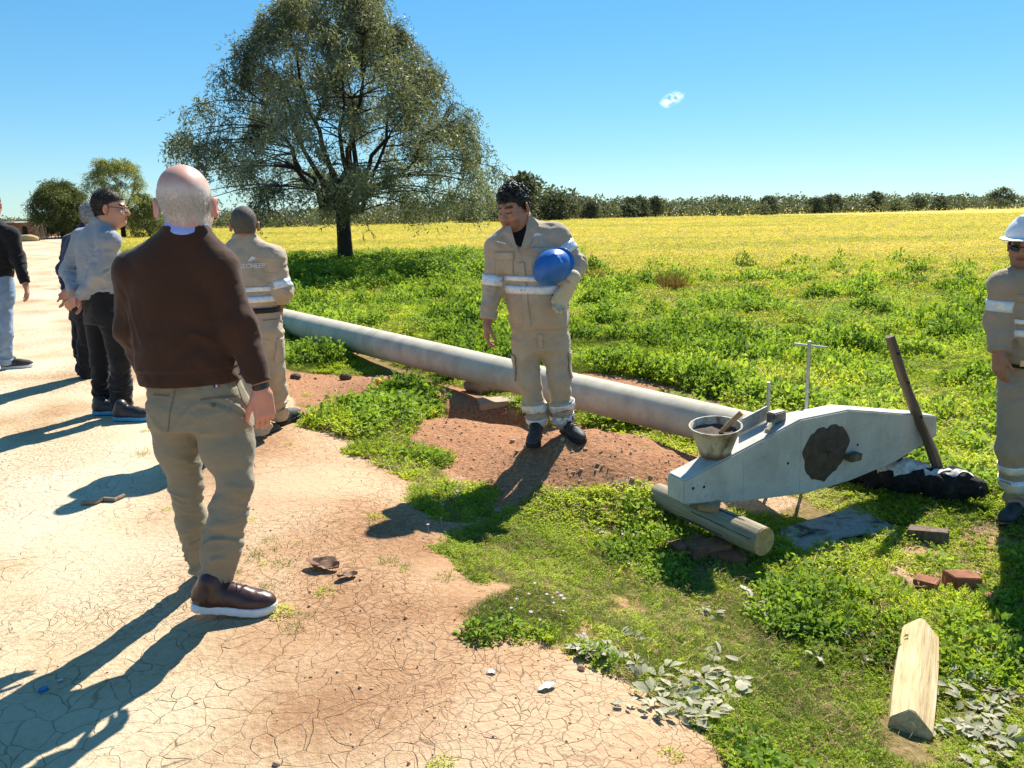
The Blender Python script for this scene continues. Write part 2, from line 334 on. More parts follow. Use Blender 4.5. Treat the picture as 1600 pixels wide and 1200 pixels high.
# ------------------------------------------------------------------ figures: distance fields meshed by surface nets
BIG = 1.0
def smin(a, b, k):
    if k <= 0: return np.minimum(a, b)
    h = np.clip(.5+.5*(b-a)/k, 0, 1); return b*(1-h)+a*h-k*h*(1-h)
class Sdf:
    def __init__(s): s.p = []; s.mods = []; s.post = []
    def cone(s, a, b, ra, rb, k=.02, op='u', sq=None):
        """round cone from a to b; sq=(direction, factor) flattens it along a direction"""
        a = np.asarray(a, float); b = np.asarray(b, float); r = max(ra, rb)
        lo = np.minimum(a, b)-r*1.15; hi = np.maximum(a, b)+r*1.15
        def f(x, y, z):
            px, py, pz = x-a[0], y-a[1], z-a[2]; d = b-a; L = d@d+1e-12
            t = np.clip((px*d[0]+py*d[1]+pz*d[2])/L, 0, 1)
            qx, qy, qz = px-t*d[0], py-t*d[1], pz-t*d[2]
            if sq is not None:
                n, fac = sq; w = qx*n[0]+qy*n[1]+qz*n[2]; w = w*(1/fac-1); qx = qx+w*n[0]; qy = qy+w*n[1]; qz = qz+w*n[2]
            return np.sqrt(qx*qx+qy*qy+qz*qz)-(ra+(rb-ra)*t)
        s.p.append((lo, hi, f, k, op)); return s
    def chain(s, pts, rad, k=.02, **kw):
        for i in range(len(pts)-1): s.cone(pts[i], pts[i+1], rad[i], rad[i+1], k, **kw)
        return s
    def ell(s, c, r, R=np.eye(3), k=.02, op='u'):
        c = np.asarray(c, float); r = np.asarray(r, float); m = np.abs(R) @ r; 
        def f(x, y, z):
            dx, dy, dz = x-c[0], y-c[1], z-c[2]
            u = dx*R[0, 0]+dy*R[1, 0]+dz*R[2, 0]; v = dx*R[0, 1]+dy*R[1, 1]+dz*R[2, 1]; w = dx*R[0, 2]+dy*R[1, 2]+dz*R[2, 2]
            k0 = np.sqrt((u/r[0])**2+(v/r[1])**2+(w/r[2])**2)+1e-9; k1 = np.sqrt((u/r[0]**2)**2+(v/r[1]**2)**2+(w/r[2]**2)**2)+1e-9
            return k0*(k0-1)/k1
        s.p.append((c-m, c+m, f, k, op)); return s
    def box(s, c, h, R=np.eye(3), rd=.01, k=.0, op='u'):
        c = np.asarray(c, float); h = np.asarray(h, float); m = np.abs(R) @ h+rd
        def f(x, y, z):
            dx, dy, dz = x-c[0], y-c[1], z-c[2]
            u = np.abs(dx*R[0, 0]+dy*R[1, 0]+dz*R[2, 0])-h[0]+rd; v = np.abs(dx*R[0, 1]+dy*R[1, 1]+dz*R[2, 1])-h[1]+rd; w = np.abs(dx*R[0, 2]+dy*R[1, 2]+dz*R[2, 2])-h[2]+rd
            return np.sqrt(np.maximum(u, 0)**2+np.maximum(v, 0)**2+np.maximum(w, 0)**2)+np.minimum(np.maximum(u, np.maximum(v, w)), 0)-rd
        s.p.append((c-m, c+m, f, k, op)); return s
    def loft(s, st, k=.03, n=2.3, op='u'):
        """st: rows (z, cx, cy, angle of the side vector, half width, front depth, back depth), rising in z"""
        st = np.asarray(st, float); st = st[np.argsort(st[:, 0])]; zz = np.linspace(st[0, 0], st[-1, 0], 60)
        tab = []
        for c in range(1, 7):                        # monotone-ish smooth interpolation
            y = np.interp(zz, st[:, 0], st[:, c]); ker = np.hanning(9); ker /= ker.sum(); yp = np.pad(y, 4, mode='edge'); tab.append(np.convolve(yp, ker, 'valid'))
        z0, z1 = zz[0], zz[-1]; rm = max(st[:, 4].max(), st[:, 5].max(), st[:, 6].max())*1.1
        lo = np.array([st[:, 1].min()-rm, st[:, 2].min()-rm, z0]); hi = np.array([st[:, 1].max()+rm, st[:, 2].max()+rm, z1])
        def f(x, y, z):
            zc = np.clip(z, z0, z1); cx, cy, an, w, fr, bk = [np.interp(zc, zz, t) for t in tab]
            ca, sa = np.cos(an), np.sin(an); dx, dy = x-cx, y-cy; u = dx*ca+dy*sa; v = -dx*sa+dy*ca     # v>0 : front
            dp = np.where(v > 0, fr, bk); q = ((np.abs(u)/w)**n+(np.abs(v)/dp)**n)**(1/n)
            d = (q-1)*np.minimum(w, dp)*.95
            return np.maximum(d, np.maximum(z-z1, z0-z))
        s.p.append((lo, hi, f, k, op)); return s
    def cut(s, p, n, k=.0):
        """remove everything on the side n points to"""
        p = np.asarray(p, float); n = nrm(n)
        def f(x, y, z): return (x-p[0])*n[0]+(y-p[1])*n[1]+(z-p[2])*n[2]
        s.p.append((None, None, f, k, 'i')); return s
    def folds(s, f): s.mods.append(f); return s
    def bounds(s):
        lo = np.min([q[0] for q in s.p if q[4] == 'u'], 0); hi = np.max([q[1] for q in s.p if q[4] == 'u'], 0); return lo-.035, hi+.035
    def grid(s, res, lo=None, hi=None):
        if lo is None: lo, hi = s.bounds()
        n = np.ceil((hi-lo)/res).astype(int)+1; ax = [(lo[i]+res*np.arange(n[i])).astype(np.float32) for i in range(3)]
        D = np.full(n, BIG, np.float32)
        for pl, ph, f, k, op in s.p:
            if pl is None: sl = (slice(None),)*3
            else:
                mg = k*1.5+.03; i0 = np.maximum(np.floor((pl-mg-lo)/res).astype(int), 0); i1 = np.minimum(np.ceil((ph+mg-lo)/res).astype(int)+1, n)
                if np.any(i1 <= i0): continue
                sl = tuple(slice(i0[i], i1[i]) for i in range(3))
            d = f(ax[0][sl[0]][:, None, None], ax[1][sl[1]][None, :, None], ax[2][sl[2]][None, None, :]).astype(np.float32)
            if op == 'u': D[sl] = smin(D[sl], d, k)
            elif op == 's': D[sl] = -smin(-D[sl], d, k)
            else: D[sl] = -smin(-D[sl], -d, k)
        if s.mods:
            idx = np.nonzero(np.abs(D) < .045); P = [ax[i][idx[i]] for i in range(3)]; dv = D[idx]
            for m in s.mods: dv = dv+m(*P)
            D[idx] = dv
        for f in s.post: D = np.maximum(D, f(ax[0][:, None, None], ax[1][None, :, None], ax[2][None, None, :]).astype(np.float32))
        return D, lo
    def mesh(s, res, lo=None, hi=None):
        D, lo = s.grid(res, lo, hi); return nets(D, lo, res)
def nets(D, lo, res):
    nx, ny, nz = D.shape; S = D < 0
    c = [S[i:nx-1+i, j:ny-1+j, k:nz-1+k] for i in (0, 1) for j in (0, 1) for k in (0, 1)]
    cnt = np.zeros(c[0].shape, np.uint8)
    for q in c: cnt += q
    act = np.nonzero((cnt > 0) & (cnt < 8)); n = len(act[0]); idm = np.full(cnt.shape, -1, np.int32); idm[act] = np.arange(n)
    val = {(i, j, k): D[act[0]+i, act[1]+j, act[2]+k] for i in (0, 1) for j in (0, 1) for k in (0, 1)}
    acc = np.zeros((n, 3), np.float32); w = np.zeros(n, np.float32); ks = list(val)
    for a in ks:
        for b in ks:
            if sum(abs(a[i]-b[i]) for i in range(3)) == 1 and a < b:
                va, vb = val[a], val[b]; mk = (va < 0) != (vb < 0); t = np.where(mk, va/(va-vb+1e-12), 0)
                for i in range(3): acc[:, i] += np.where(mk, a[i]+(b[i]-a[i])*t, 0)
                w += mk
    v = (np.stack(act, 1)+acc/np.maximum(w, 1)[:, None])*res+lo
    F = []
    for ax in range(3):
        A = [slice(None)]*3; B = [slice(None)]*3; A[ax] = slice(0, -1); B[ax] = slice(1, None)
        s0 = S[tuple(A)]; s1 = S[tuple(B)]; e = s0 != s1; o1, o2 = [i for i in range(3) if i != ax]
        e = e.copy(); 
        for o in (o1, o2):
            t = [slice(None)]*3; t[o] = 0; e[tuple(t)] = False; t[o] = -1; e[tuple(t)] = False
        ix = np.nonzero(e); flip = s0[ix]; P = [list(ix) for _ in range(4)]
        for q, (da, db) in enumerate(((1, 1), (0, 1), (0, 0), (1, 0))):
            P[q][o1] = ix[o1]-da; P[q][o2] = ix[o2]-db
        Q = np.stack([idm[tuple(p)] for p in P], 1)
        if ax == 1: flip = ~flip
        Q[~flip] = Q[~flip][:, ::-1]; F.append(Q)
    F = np.concatenate(F); F = F[(F >= 0).all(1)]
    return v, F
def bvh(vf): return BVHTree.FromPolygons([tuple(map(float, p)) for p in vf[0]], [tuple(map(int, q)) for q in vf[1]])
def wrinkle(joints, base=.0015, fz=42, fxy=9, seed=0.):
    """cloth folds: mostly across the limbs, gathered near the joints (pos, spread, height)"""
    def f(x, y, z):
        a = base
        for p, s, h in joints: a = a+h*np.exp(-((x-p[0])**2+(y-p[1])**2+(z-p[2])**2)/(s*s))
        n = vnoise(x*fxy+seed, y*fxy+seed*2, z*fz+3*vnoise(x*7, y*7, z*5+seed))
        n2 = vnoise(x*14+seed, y*14, z*11+seed)
        n3 = vnoise(x*fxy*2.1+seed+9, y*fxy*2.1, z*fz*1.7+2*vnoise(x*11, y*11, z*9))
        return -a*(.75*(1-2.4*np.abs(n))+.35*(1-2.4*np.abs(n3)))+base*1.2*n2
    return f
# --- pieces of a figure
def head_sdf(S, c, R, sc=1., chub=0., neck=None, nr=.056, ears=True):
    P = lambda x, y, z: c+R @ (np.array([x, y, z])*sc)
    E = lambda p, r, k=.02, op='u', RR=None: S.ell(P(*p), np.array(r)*sc, R if RR is None else R @ RR, k, op)
    E((0, -.014, .036), (.077, .097, .086))
    E((0, .03, -.035), (.064+chub*.012, .066, .082), .03)
    E((0, .042, -.080), (.048+chub*.018, .047, .034), .03)
    if chub: E((0, .03, -.10), (.05, .05, .03), .03)
    for s in (-1, 1): E((s*.038, .060, -.035), (.028+chub*.006, .030, .028), .02)
    E((0, .080, .022), (.052, .016, .013), .015)
    for s in (-1, 1): E((s*.031, .104, .000), (.017, .014, .0105), .012, 's')
    for s in (-1, 1): E((s*.031, .0815, -.001), (.0135, .0125, .0115), .003)
    S.cone(P(0, .092, .010), P(0, .113, -.030), .009*sc, .0125*sc, .012)
    for s in (-1, 1): E((s*.012, .101, -.033), (.009, .010, .008), .008)
    E((0, .092, -.0575), (.025, .011, .0065), .006); E((0, .091, -.069), (.021, .011, .007), .006)
    S.cone(P(-.020, .1045, -.0632), P(.020, .1045, -.0632), .0028*sc, .0028*sc, .004, 's')
    E((0, .083, -.094), (.020, .018, .015), .015)
    if ears:
        for s in (-1, 1):
            RR = np.array(Matrix.Rotation(s*-.55, 3, 'Z') @ Matrix.Rotation(-.15, 3, 'X'))
            E((s*.0875, -.014, -.008), (.0085, .021, .033), .006, 'u', RR); E((s*.097, -.006, -.006), (.006, .010, .018), .006, 's', RR)
    if neck is not None: S.cone(P(0, -.018, -.05), neck, nr*sc*.97, nr*sc*1.12, .03)
def head_colors(v, c, R, sc, skin, brow=(.03, .02, .015), lid=True, stubble=None, blush=.0, closed=False):
    q = (v-c) @ R/sc; x, y, z = q.T; C = np.tile(np.array(skin, np.float32), (len(v), 1))
    def put(m, col, a=1.):
        m = np.clip(m, 0, 1)[:, None]*a; C[:] = C*(1-m)+np.array(col)*m
    fr = smooth01(.05, .07, y); ax = np.abs(x); sk = np.array(skin)
    if stubble is not None: put(fr*smooth01(-.040, -.055, z)*smooth01(-.125, -.11, z), stubble, .45)
    put(smooth01(.02, .012, np.sqrt(((ax-.045)/1.2)**2+(z+.03)**2))*fr, sk*np.array([1.15, .8, .75]), .35+blush)
    put(fr*(np.abs(z+.0632) < .013)*(np.abs(x) < .027*(1-((z+.0632)/.016)**2)), sk*np.array([.85, .5, .48]), .7)
    put(fr*(np.abs(z+.0632) < .0035)*(ax < .022), (.05, .02, .02), .8)
    put((y > .06)*(np.abs(z-.026+.16*(ax-.03)**2*30) < .0065)*(ax > .011)*(ax < .052), brow, .85)
    e = np.sqrt((ax-.031)**2+((z+.001)*1.45)**2)
    if closed: put((y > .07)*(np.abs(z+.005) < .0042)*(np.abs(ax-.031) < .016), (.03, .02, .02), .85)
    else:
        put((y > .07)*(e < .0125), (.55, .5, .47), .9); put((y > .07)*(e < .0058), (.02, .012, .01)); put((y > .07)*(np.abs(e-.0135) < .0022)*(z > -.003), (.03, .02, .02), .7)
    put((np.abs(ax-.085) < .02)*smooth01(.012, .0, np.abs(y+.006)-.02)*(ax > .074), sk*np.array([1.2, .72, .66]), .5)
    return C
def hand_sdf(S, w, d, n, t, curl=.5, sc=1., spread=.0, fat=1.):
    """w wrist, d along the palm, n where the palm faces, t towards the thumb"""
    d = nrm(d); t = nrm(t-d*(t@d)); n = nrm(n-d*(n@d)-t*(n@t)); R = np.stack([t, d, n], 1)
    S.box(w+d*.052*sc, np.array([.040, .050, .0145*fat])*sc, R, .013*sc, .012)
    S.cone(w-d*.03*sc, w+d*.02*sc, .027*sc, .028*sc, .02, sq=(n, .78))
    for i, (o, L, r) in enumerate(((.029, .074, .0092), (.0100, .083, .0095), (-.0095, .077, .0091), (-.028, .060, .0080))):
        p = w+(d*.094+t*o)*sc-d*(.006*sc if i in (0, 3) else 0); a = curl*(.35+.1*i); dirv = nrm(d+t*(o*2.0*spread)); r *= sc*fat
        for j, fr in enumerate((.46, .30, .24)):
            a2 = a if j == 0 else a+curl*(.75 if j == 1 else .55); a = a2
            q = p+(dirv*math.cos(a)+n*math.sin(a))*L*fr*sc; S.cone(p, q, r*(1-.06*j), r*(.95-.08*j), .004); p = q
    p = w+(d*.022+t*.030+n*.006)*sc; dv = nrm(d*.88+t*.40+n*.32)
    for j, (L, r) in enumerate(((.042, .0125), (.033, .0105), (.026, .0095))):
        q = p+dv*L*sc; S.cone(p, q, r*sc*fat, r*.9*sc*fat, .010 if j == 0 else .004); p = q; dv = nrm(dv+d*.30+n*.25*curl*1.5-t*.12)
def shoe_parts(heel, yaw, pitch=0., L=.285, boot=True, sole_h=.028, toe_up=.0):
    """returns (upper Sdf, sole Sdf, R, heel) ; yaw: toe direction, angle from +X"""
    f = V(math.cos(yaw)*math.cos(pitch), math.sin(yaw)*math.cos(pitch), math.sin(pitch)); R = basis(f); k = L/.285
    P = lambda x, y, z: heel+R @ (np.array([x, y, z])*k)
    U = Sdf(); U.ell(P(0, .205, .042), np.array([.045, .080, .040])*k, R, .03); U.ell(P(0, .115, .052), np.array([.040, .095, .050])*k, R, .03)
    U.ell(P(0, .050, .052), np.array([.037, .055, .058])*k, R, .03); U.cone(P(0, .062, .06), P(0, .060, .108 if boot else .085), .038*k, .040*k, .03)
    U.cut(P(0, 0, sole_h*.8), -R[:, 2])
    S = Sdf(); yy = np.array([0, .015, .05, .11, .18, .225, .26, .280, .287])*1.0; ww = np.array([.018, .031, .0365, .0345, .0455, .0465, .038, .020, .006])
    def fs(x, y, z):
        dx, dy, dz = x-heel[0], y-heel[1], z-heel[2]; u = dx*R[0, 0]+dy*R[1, 0]+dz*R[2, 0]; v = dx*R[0, 1]+dy*R[1, 1]+dz*R[2, 1]; w = dx*R[0, 2]+dy*R[1, 2]+dz*R[2, 2]
        wd = np.interp(v/k, yy, ww)*k+.003; up = .012*np.clip((v/k-.2)/.085, 0, 1)**2*k
        d = np.maximum(np.abs(u)-wd, np.maximum(-v, v-.287*k)); dz_ = np.abs(w-sole_h*.5*k-up)-sole_h*.5*k
        return np.sqrt(np.maximum(d+.004, 0)**2+np.maximum(dz_+.004, 0)**2)+np.minimum(np.maximum(d+.004, dz_+.004), 0)-.004
    c = P(0, .143, .02); S.p.append((c-.18, c+.18, fs, 0., 'u')); S.bounds = lambda: (c-.2, c+.2)
    return U, S, R
def to_obj(name, vf, mat, parent, colors=None):
    me = mesh_np(name, vf[0], vf[1]); o = link(name, me, mat, parent)
    if colors is not None:
        a = me.color_attributes.new('Col', 'FLOAT_COLOR', 'POINT'); a.data.foreach_set('color', np.hstack([colors, np.ones((len(colors), 1))]).astype(np.float32).ravel())
    return o
def joinvf(parts):
    v = []; f = []; o = 0
    for a, b in parts: v.append(a); f.append(b+o); o += len(a)
    return np.vstack(v), np.vstack(f)
def decal(name, tree, c, n, up, w, h, mat, parent, nx=10, ny=6, off=.004, shape=None, thick=.0):
    """a thin patch laid on a garment: cast from outside along -n"""
    n = nrm(n); up = nrm(np.asarray(up)-n*(np.asarray(up)@n)); r = np.cross(up, n); vs_ = []; ok = []
    for j in range(ny+1):
        for i in range(nx+1):
            u, v = (i/nx-.5)*w, (j/ny-.5)*h
            if shape: u, v = shape(i/nx, j/ny, w, h)
            p = c+r*u+up*v; hit, nn, _, _ = tree.ray_cast(Vector(p+n*.32), Vector(-n), .55)
            if hit is None: vs_.append(p); ok.append(False)
            else: vs_.append(np.array(hit)+n*off); ok.append(True)
    f = [(j*(nx+1)+i, j*(nx+1)+i+1, (j+1)*(nx+1)+i+1, (j+1)*(nx+1)+i) for j in range(ny) for i in range(nx)]
    f = [q for q in f if all(ok[a] for a in q)]
    if not f: return None
    used = sorted(set(a for q in f for a in q)); rm = {a: i for i, a in enumerate(used)}
    me = mesh_np(name, [vs_[a] for a in used], [[rm[a] for a in q] for q in f]); o = link(name, me, mat, parent)
    if thick: md = o.modifiers.new('thickness', 'SOLIDIFY'); md.thickness = thick; md.offset = -1
    return o
def ring(name, tree, a, b, c0, h0, h1, mat, parent, n=56, off=.004, a0=0., a1=2*math.pi, side=None, rmax=.4, tilt=None):
    """a band round a limb or the trunk: rays from the axis outwards, between h0 and h1 along a->b"""
    ax = nrm(b-a); s = nrm(np.cross(ax, [0, 1., .1]) if side is None else np.asarray(side)-ax*(np.asarray(side)@ax)); t = np.cross(ax, s); m = 4; rows = []; closed = abs(a1-a0-2*math.pi) < 1e-3
    for i in range(n+(0 if closed else 1)):
        th = a0+(a1-a0)*i/n; dv = s*math.cos(th)+t*math.sin(th); col = []
        for j in range(m):
            o = c0+ax*(h0+(h1-h0)*j/(m-1)+(tilt(th) if tilt else 0)); hit, nn, _, _ = tree.ray_cast(Vector(o), Vector(dv), rmax)
            col.append(np.array(hit)+dv*off if hit is not None else None)
        rows.append(col)
    vs_ = []; idx = {}
    for i, col in enumerate(rows):
        for j, p in enumerate(col):
            if p is not None: idx[i, j] = len(vs_); vs_.append(p)
    f = []; N = len(rows)
    for i in range(N if closed else N-1):
        for j in range(m-1):
            q = [(i, j), ((i+1) % N, j), ((i+1) % N, j+1), (i, j+1)]
            if all(k in idx for k in q):
                pp = [vs_[idx[k]] for k in q]
                if max(np.linalg.norm(pp[0]-pp[1]), np.linalg.norm(pp[2]-pp[3])) < .09: f.append([idx[k] for k in q])
    if not f: return None
    o = link(name, mesh_np(name, vs_, f), mat, parent); md = o.modifiers.new('thickness', 'SOLIDIFY'); md.thickness = .003; md.offset = 0; return o
def strands(name, vf, mat, parent, count, length, flow, width=.0010, seed=1, keep=None, lift=.35):
    """short tapering hairs growing from a surface"""
    v, f = vf; r = np.random.default_rng(seed); tri = f[r.integers(0, len(f), count)]; w = r.random((count, 2)); p = v[tri[:, 0]]*(1-w[:, :1])+v[tri[:, 1]]*w[:, :1]; p = p*(1-w[:, 1:])+(v[tri[:, 3]]*(1-w[:, :1])+v[tri[:, 2]]*w[:, :1])*w[:, 1:]
    nn = np.cross(v[tri[:, 1]]-v[tri[:, 0]], v[tri[:, 3]]-v[tri[:, 0]]); nn /= np.linalg.norm(nn, axis=1, keepdims=True)+1e-9
    if keep is not None: m = keep(p); p, nn = p[m], nn[m]
    n = len(p); d = nn*lift+np.array(flow)*(1-lift)+r.normal(0, .25, (n, 3)); d /= np.linalg.norm(d, axis=1, keepdims=True); L = length*(.5+r.random((n, 1)))
    s = np.cross(d, r.normal(0, 1, (n, 3))); s /= np.linalg.norm(s, axis=1, keepdims=True)+1e-9
    p = p-nn*.002; q = p+d*L*.55; d2 = d-np.array([0, 0, .45])*(.4+r.random((n, 1))*.6)+nn*.05; e = q+d2/np.linalg.norm(d2, axis=1, keepdims=True)*L*.45
    vv = np.stack([p-s*width, p+s*width, q+s*width*.8, q-s*width*.8, e], 1).reshape(-1, 3); b = np.arange(n)*5
    me = bpy.data.meshes.new(name); quad = np.stack([b, b+1, b+2, b+3], 1); tr = np.stack([b+3, b+2, b+4], 1)
    me.from_pydata(vv.tolist(), [], quad.tolist()+tr.tolist()); return link(name, me, mat, parent)
skin_mat = NT('skin'); _c = skin_mat.coord(); _cv = skin_mat.attr('Col', out='Color')
skin_mat.col(skin_mat.mix(skin_mat.maprange(skin_mat.noise(60, 5, _c), .3, .7, 0., .35), _cv, skin_mat.mix(1., _cv, (1.06, .80, .74), 'MULTIPLY'))); skin_mat.rough(.48)
skin_mat.b.inputs['Subsurface Weight'].default_value = .0; skin_mat.b.inputs['Specular IOR Level'].default_value = .4; skin_mat.bump(skin_mat.noise(320, 3, _c), .12, .002)
SKIN = skin_mat.m
def lump(px, py, r3, mat, label, name, cat, seed, lift=0.):
    S = Sdf(); S.ell(V(0, 0, r3[2]*.6), np.array(r3), np.eye(3), .02); S.folds(lambda x, y, z: .12*min(r3)*vnoise(x*3/r3[0]+seed, y*3/r3[0], z*3/r3[0])+.10*min(r3)*vnoise(x*7/r3[0]+seed, y*7/r3[0], z*7/r3[0])); vf = S.mesh(max(r3)/9); p = gp(px, py)+V(0, 0, lift); o = to_obj(name, vf, mat, None); o.location = p; return tag(o, label, cat)
def wood(name, lo, mid, hi, ax=(1, 1, .08), scale=26, bump=.6):
    n = NT(name); co = n.coord('Object', ax); a = n.noise(scale, 6, co, .65, .4); b = n.noise(scale*3, 4, co, .6); n.col(n.ramp(n.math('MULTIPLY_ADD', b, .35, n.math('MULTIPLY', a, .75)), [(.35, lo), (.55, mid), (.75, hi)])); n.rough(.85); n.bump(n.math('ADD', a, n.math('MULTIPLY', b, .5)), bump, .008); return n.m
M_POST = wood('brown_post_wood', (.055, .036, .024), (.145, .10, .066), (.25, .185, .125))
# ------------------------------------------------------------------ vegetation
def leaf_mat(name, lo, mid, hi, trans=.35, rough=.55, attr='INSTANCER'):
    n = NT(name); t = n.attr('tint', attr); lv = n.attr('lv'); f = n.math('ADD', n.math('MULTIPLY', t, .62), n.math('MULTIPLY', lv, .38))
    c = n.ramp(f, [(.12, lo), (.5, mid), (.88, hi)]); n.col(c); n.rough(rough); n.b.inputs['Specular IOR Level'].default_value = .12
    tr = n.n('ShaderNodeBsdfTranslucent'); n.l(n.mix(1., c, (1.25, 1.25, .55), 'MULTIPLY'), tr.inputs[0]); mx = n.n('ShaderNodeMixShader'); mx.inputs[0].default_value = trans
    n.l(n.b.outputs[0], mx.inputs[1]); n.l(tr.outputs[0], mx.inputs[2]); n.l(mx.outputs[0], n.out.inputs[0]); return n.m
ML_COVER = leaf_mat('groundcover_leaf', (.15, .22, .025), (.40, .50, .05), (.62, .65, .13), .5)
ML_BROAD = leaf_mat('weed_leaf', (.09, .16, .025), (.23, .35, .05), (.40, .50, .10), .45, .7)
ML_GRASS = leaf_mat('verge_grass', (.12, .16, .045), (.24, .30, .08), (.40, .42, .16), .35)
ML_CROP = leaf_mat('yellow_crop_leaf', (.27, .34, .06), (.56, .50, .13), (.70, .57, .25), .42)
ML_DRY = leaf_mat('dry_tussock_leaf', (.16, .10, .04), (.34, .23, .09), (.48, .36, .17), .3)
ML_PALE = leaf_mat('pale_broad_leaf', (.20, .20, .11), (.36, .35, .23), (.52, .48, .35), .2, .8)
def leaves(pos, dirv, nor, L, W, bend=.25):
    """one leaf per row: a folded four-point blade (two quads sharing the midrib line)"""
    n = len(pos); d = dirv/np.linalg.norm(dirv, axis=1, keepdims=True); s = np.cross(d, nor); s /= np.linalg.norm(s, axis=1, keepdims=True)+1e-9; up = np.cross(s, d)
    L = np.broadcast_to(np.asarray(L, float), (n,))[:, None]; W = np.broadcast_to(np.asarray(W, float), (n,))[:, None]
    m = pos+d*L*.5+up*L*bend*.4; tip = pos+d*L-up*L*bend*.3
    v = np.stack([pos, m+s*W+up*W*.35, tip, m-s*W+up*W*.35], 1).reshape(-1, 3); b = np.arange(n)*4
    return v, np.stack([b, b+1, b+2, b+3], 1)
def ovals(pos, dirv, nor, L, W, r):
    """broad leaves: a midrib with cupped wavy halves"""
    VV, FF = [], []; o = 0; prof = np.array([.08, .55, .9, 1., .92, .62, .1])
    for i in range(len(pos)):
        d = nrm(dirv[i]); s = nrm(np.cross(d, nor[i])); u_ = np.cross(s, d); cup = r.uniform(.1, .5); arch = r.uniform(.05, .3)
        for k in range(7):
            t = k/6; c = pos[i]+d*L[i]*t+u_*L[i]*arch*(t-t*t); w = W[i]*prof[k]*(1+.12*r.normal())
            VV += [c+s*w+u_*w*cup*r.uniform(.5, 1.3), c, c-s*w+u_*w*cup*r.uniform(.5, 1.3), c-u_*.0008]
        for k in range(6):
            a = o+4*k; FF += [(a, a+1, a+5, a+4), (a+1, a+2, a+6, a+5)]
        o += 28
    return np.array(VV), np.array(FF)
def rv(n, r): return r.normal(0, 1, (n, 3))
def clump(kind, seed):
    r = np.random.default_rng(seed)
    if kind == 'cover':
        n = 150; a = r.uniform(0, 6.283, n); q = np.sqrt(r.random(n)); R = .15; x = np.cos(a)*q*R; y = np.sin(a)*q*R; z = .075*(1-q**2)*r.uniform(.35, 1.1, n)+.004
        d = rv(n, r)*[1, 1, .35]+np.stack([x, y, 0*x], 1)*4; nor = rv(n, r)*.45+[0, 0, 1]; return leaves(np.stack([x, y, z], 1), d, nor, r.uniform(.014, .03, n), r.uniform(.005, .011, n))
    if kind == 'feather':
        V_, F_ = [], []; o = 0
        for k in range(16):
            a = r.uniform(0, 6.283); rr_ = r.uniform(.02, .12); base = np.array([math.cos(a)*rr_*.5, math.sin(a)*rr_*.5, 0]); dv = nrm([math.cos(a)*r.uniform(.2, 1.1), math.sin(a)*r.uniform(.2, 1.1), 1.0]); L = r.uniform(.07, .15); m = 11
            t = np.linspace(.25, 1, m); p = base+dv*L*t[:, None]-np.array([0, 0, 1])*(t[:, None]**2*L*.25); sd = np.cross(dv, [0, 0, 1.]); sg = np.where(np.arange(m) % 2, 1, -1)[:, None]
            d = sd*sg*1.0+dv*.6+rv(m, r)*.25; v, f = leaves(p, d, rv(m, r)*.3+[0, 0, 1], (.035*(1.15-t)+.010)*r.uniform(.7, 1.2, m), .0055); V_.append(v); F_.append(f+o); o += len(v)
        return np.vstack(V_), np.vstack(F_)
    if kind == 'broad':
        n = 60; a = r.uniform(0, 6.283, n); q = np.sqrt(r.random(n)); x = np.cos(a)*q*.13; y = np.sin(a)*q*.13; z = .17*(1-.6*q**2)*r.uniform(.2, 1.05, n)
        d = np.stack([x, y, 0*x+.02], 1)*7+rv(n, r)*.5; nor = rv(n, r)*.4+[0, 0, 1]; return leaves(np.stack([x, y, z], 1), d, nor, r.uniform(.035, .07, n), r.uniform(.010, .02, n))
    if kind == 'grass':
        n = 70; a = r.uniform(0, 6.283, n); q = r.random(n)*.08; p = np.stack([np.cos(a)*q, np.sin(a)*q, 0*a], 1); d = np.stack([np.cos(a)*.7, np.sin(a)*.7, r.uniform(.4, 1.6, n)], 1)+rv(n, r)*.25
        return leaves(p, d, rv(n, r), r.uniform(.05, .14, n), .0022, .5)
    if kind == 'straw':
        n = 34; p = rv(n, r)*[.09, .09, .012]+[0, 0, .05]; return leaves(p, rv(n, r)*[1, 1, .22], rv(n, r)*.3+[0, 0, 1], r.uniform(.05, .15, n), r.uniform(.002, .005, n), .2)
    if kind == 'crop':
        n = 85; a = r.uniform(0, 6.283, n); q = np.sqrt(r.random(n))*.22; z = r.uniform(.0, .20, n); p = np.stack([np.cos(a)*q, np.sin(a)*q, z], 1); d = np.stack([np.cos(a)*.8, np.sin(a)*.8, r.uniform(-.2, 1.5, n)], 1)+rv(n, r)*.35
        return leaves(p, d, rv(n, r)+[0, 0, .6], r.uniform(.06, .14, n), r.uniform(.008, .018, n), .4)
    if kind == 'tall':
        n = 170; h = r.uniform(.05, 1, n); a = r.uniform(0, 6.283, n); q = (.08+.22*np.sqrt(r.random(n)))*(1.1-.5*h); p = np.stack([np.cos(a)*q, np.sin(a)*q, h*.5], 1); d = np.stack([np.cos(a), np.sin(a), r.uniform(-.3, .9, n)], 1)+rv(n, r)*.4
        return leaves(p, d, rv(n, r)*.5+[0, 0, 1], r.uniform(.05, .10, n), r.uniform(.012, .026, n))
    if kind == 'tussock':
        n = 190; a = r.uniform(0, 6.283, n); q = np.sqrt(r.random(n))*.16; p = np.stack([np.cos(a)*q, np.sin(a)*q, 0*a], 1); d = np.stack([np.cos(a)*q*3, np.sin(a)*q*3, 1+0*a], 1)+rv(n, r)*.16
        return leaves(p, d, rv(n, r), r.uniform(.3, .62, n), .006, .25)
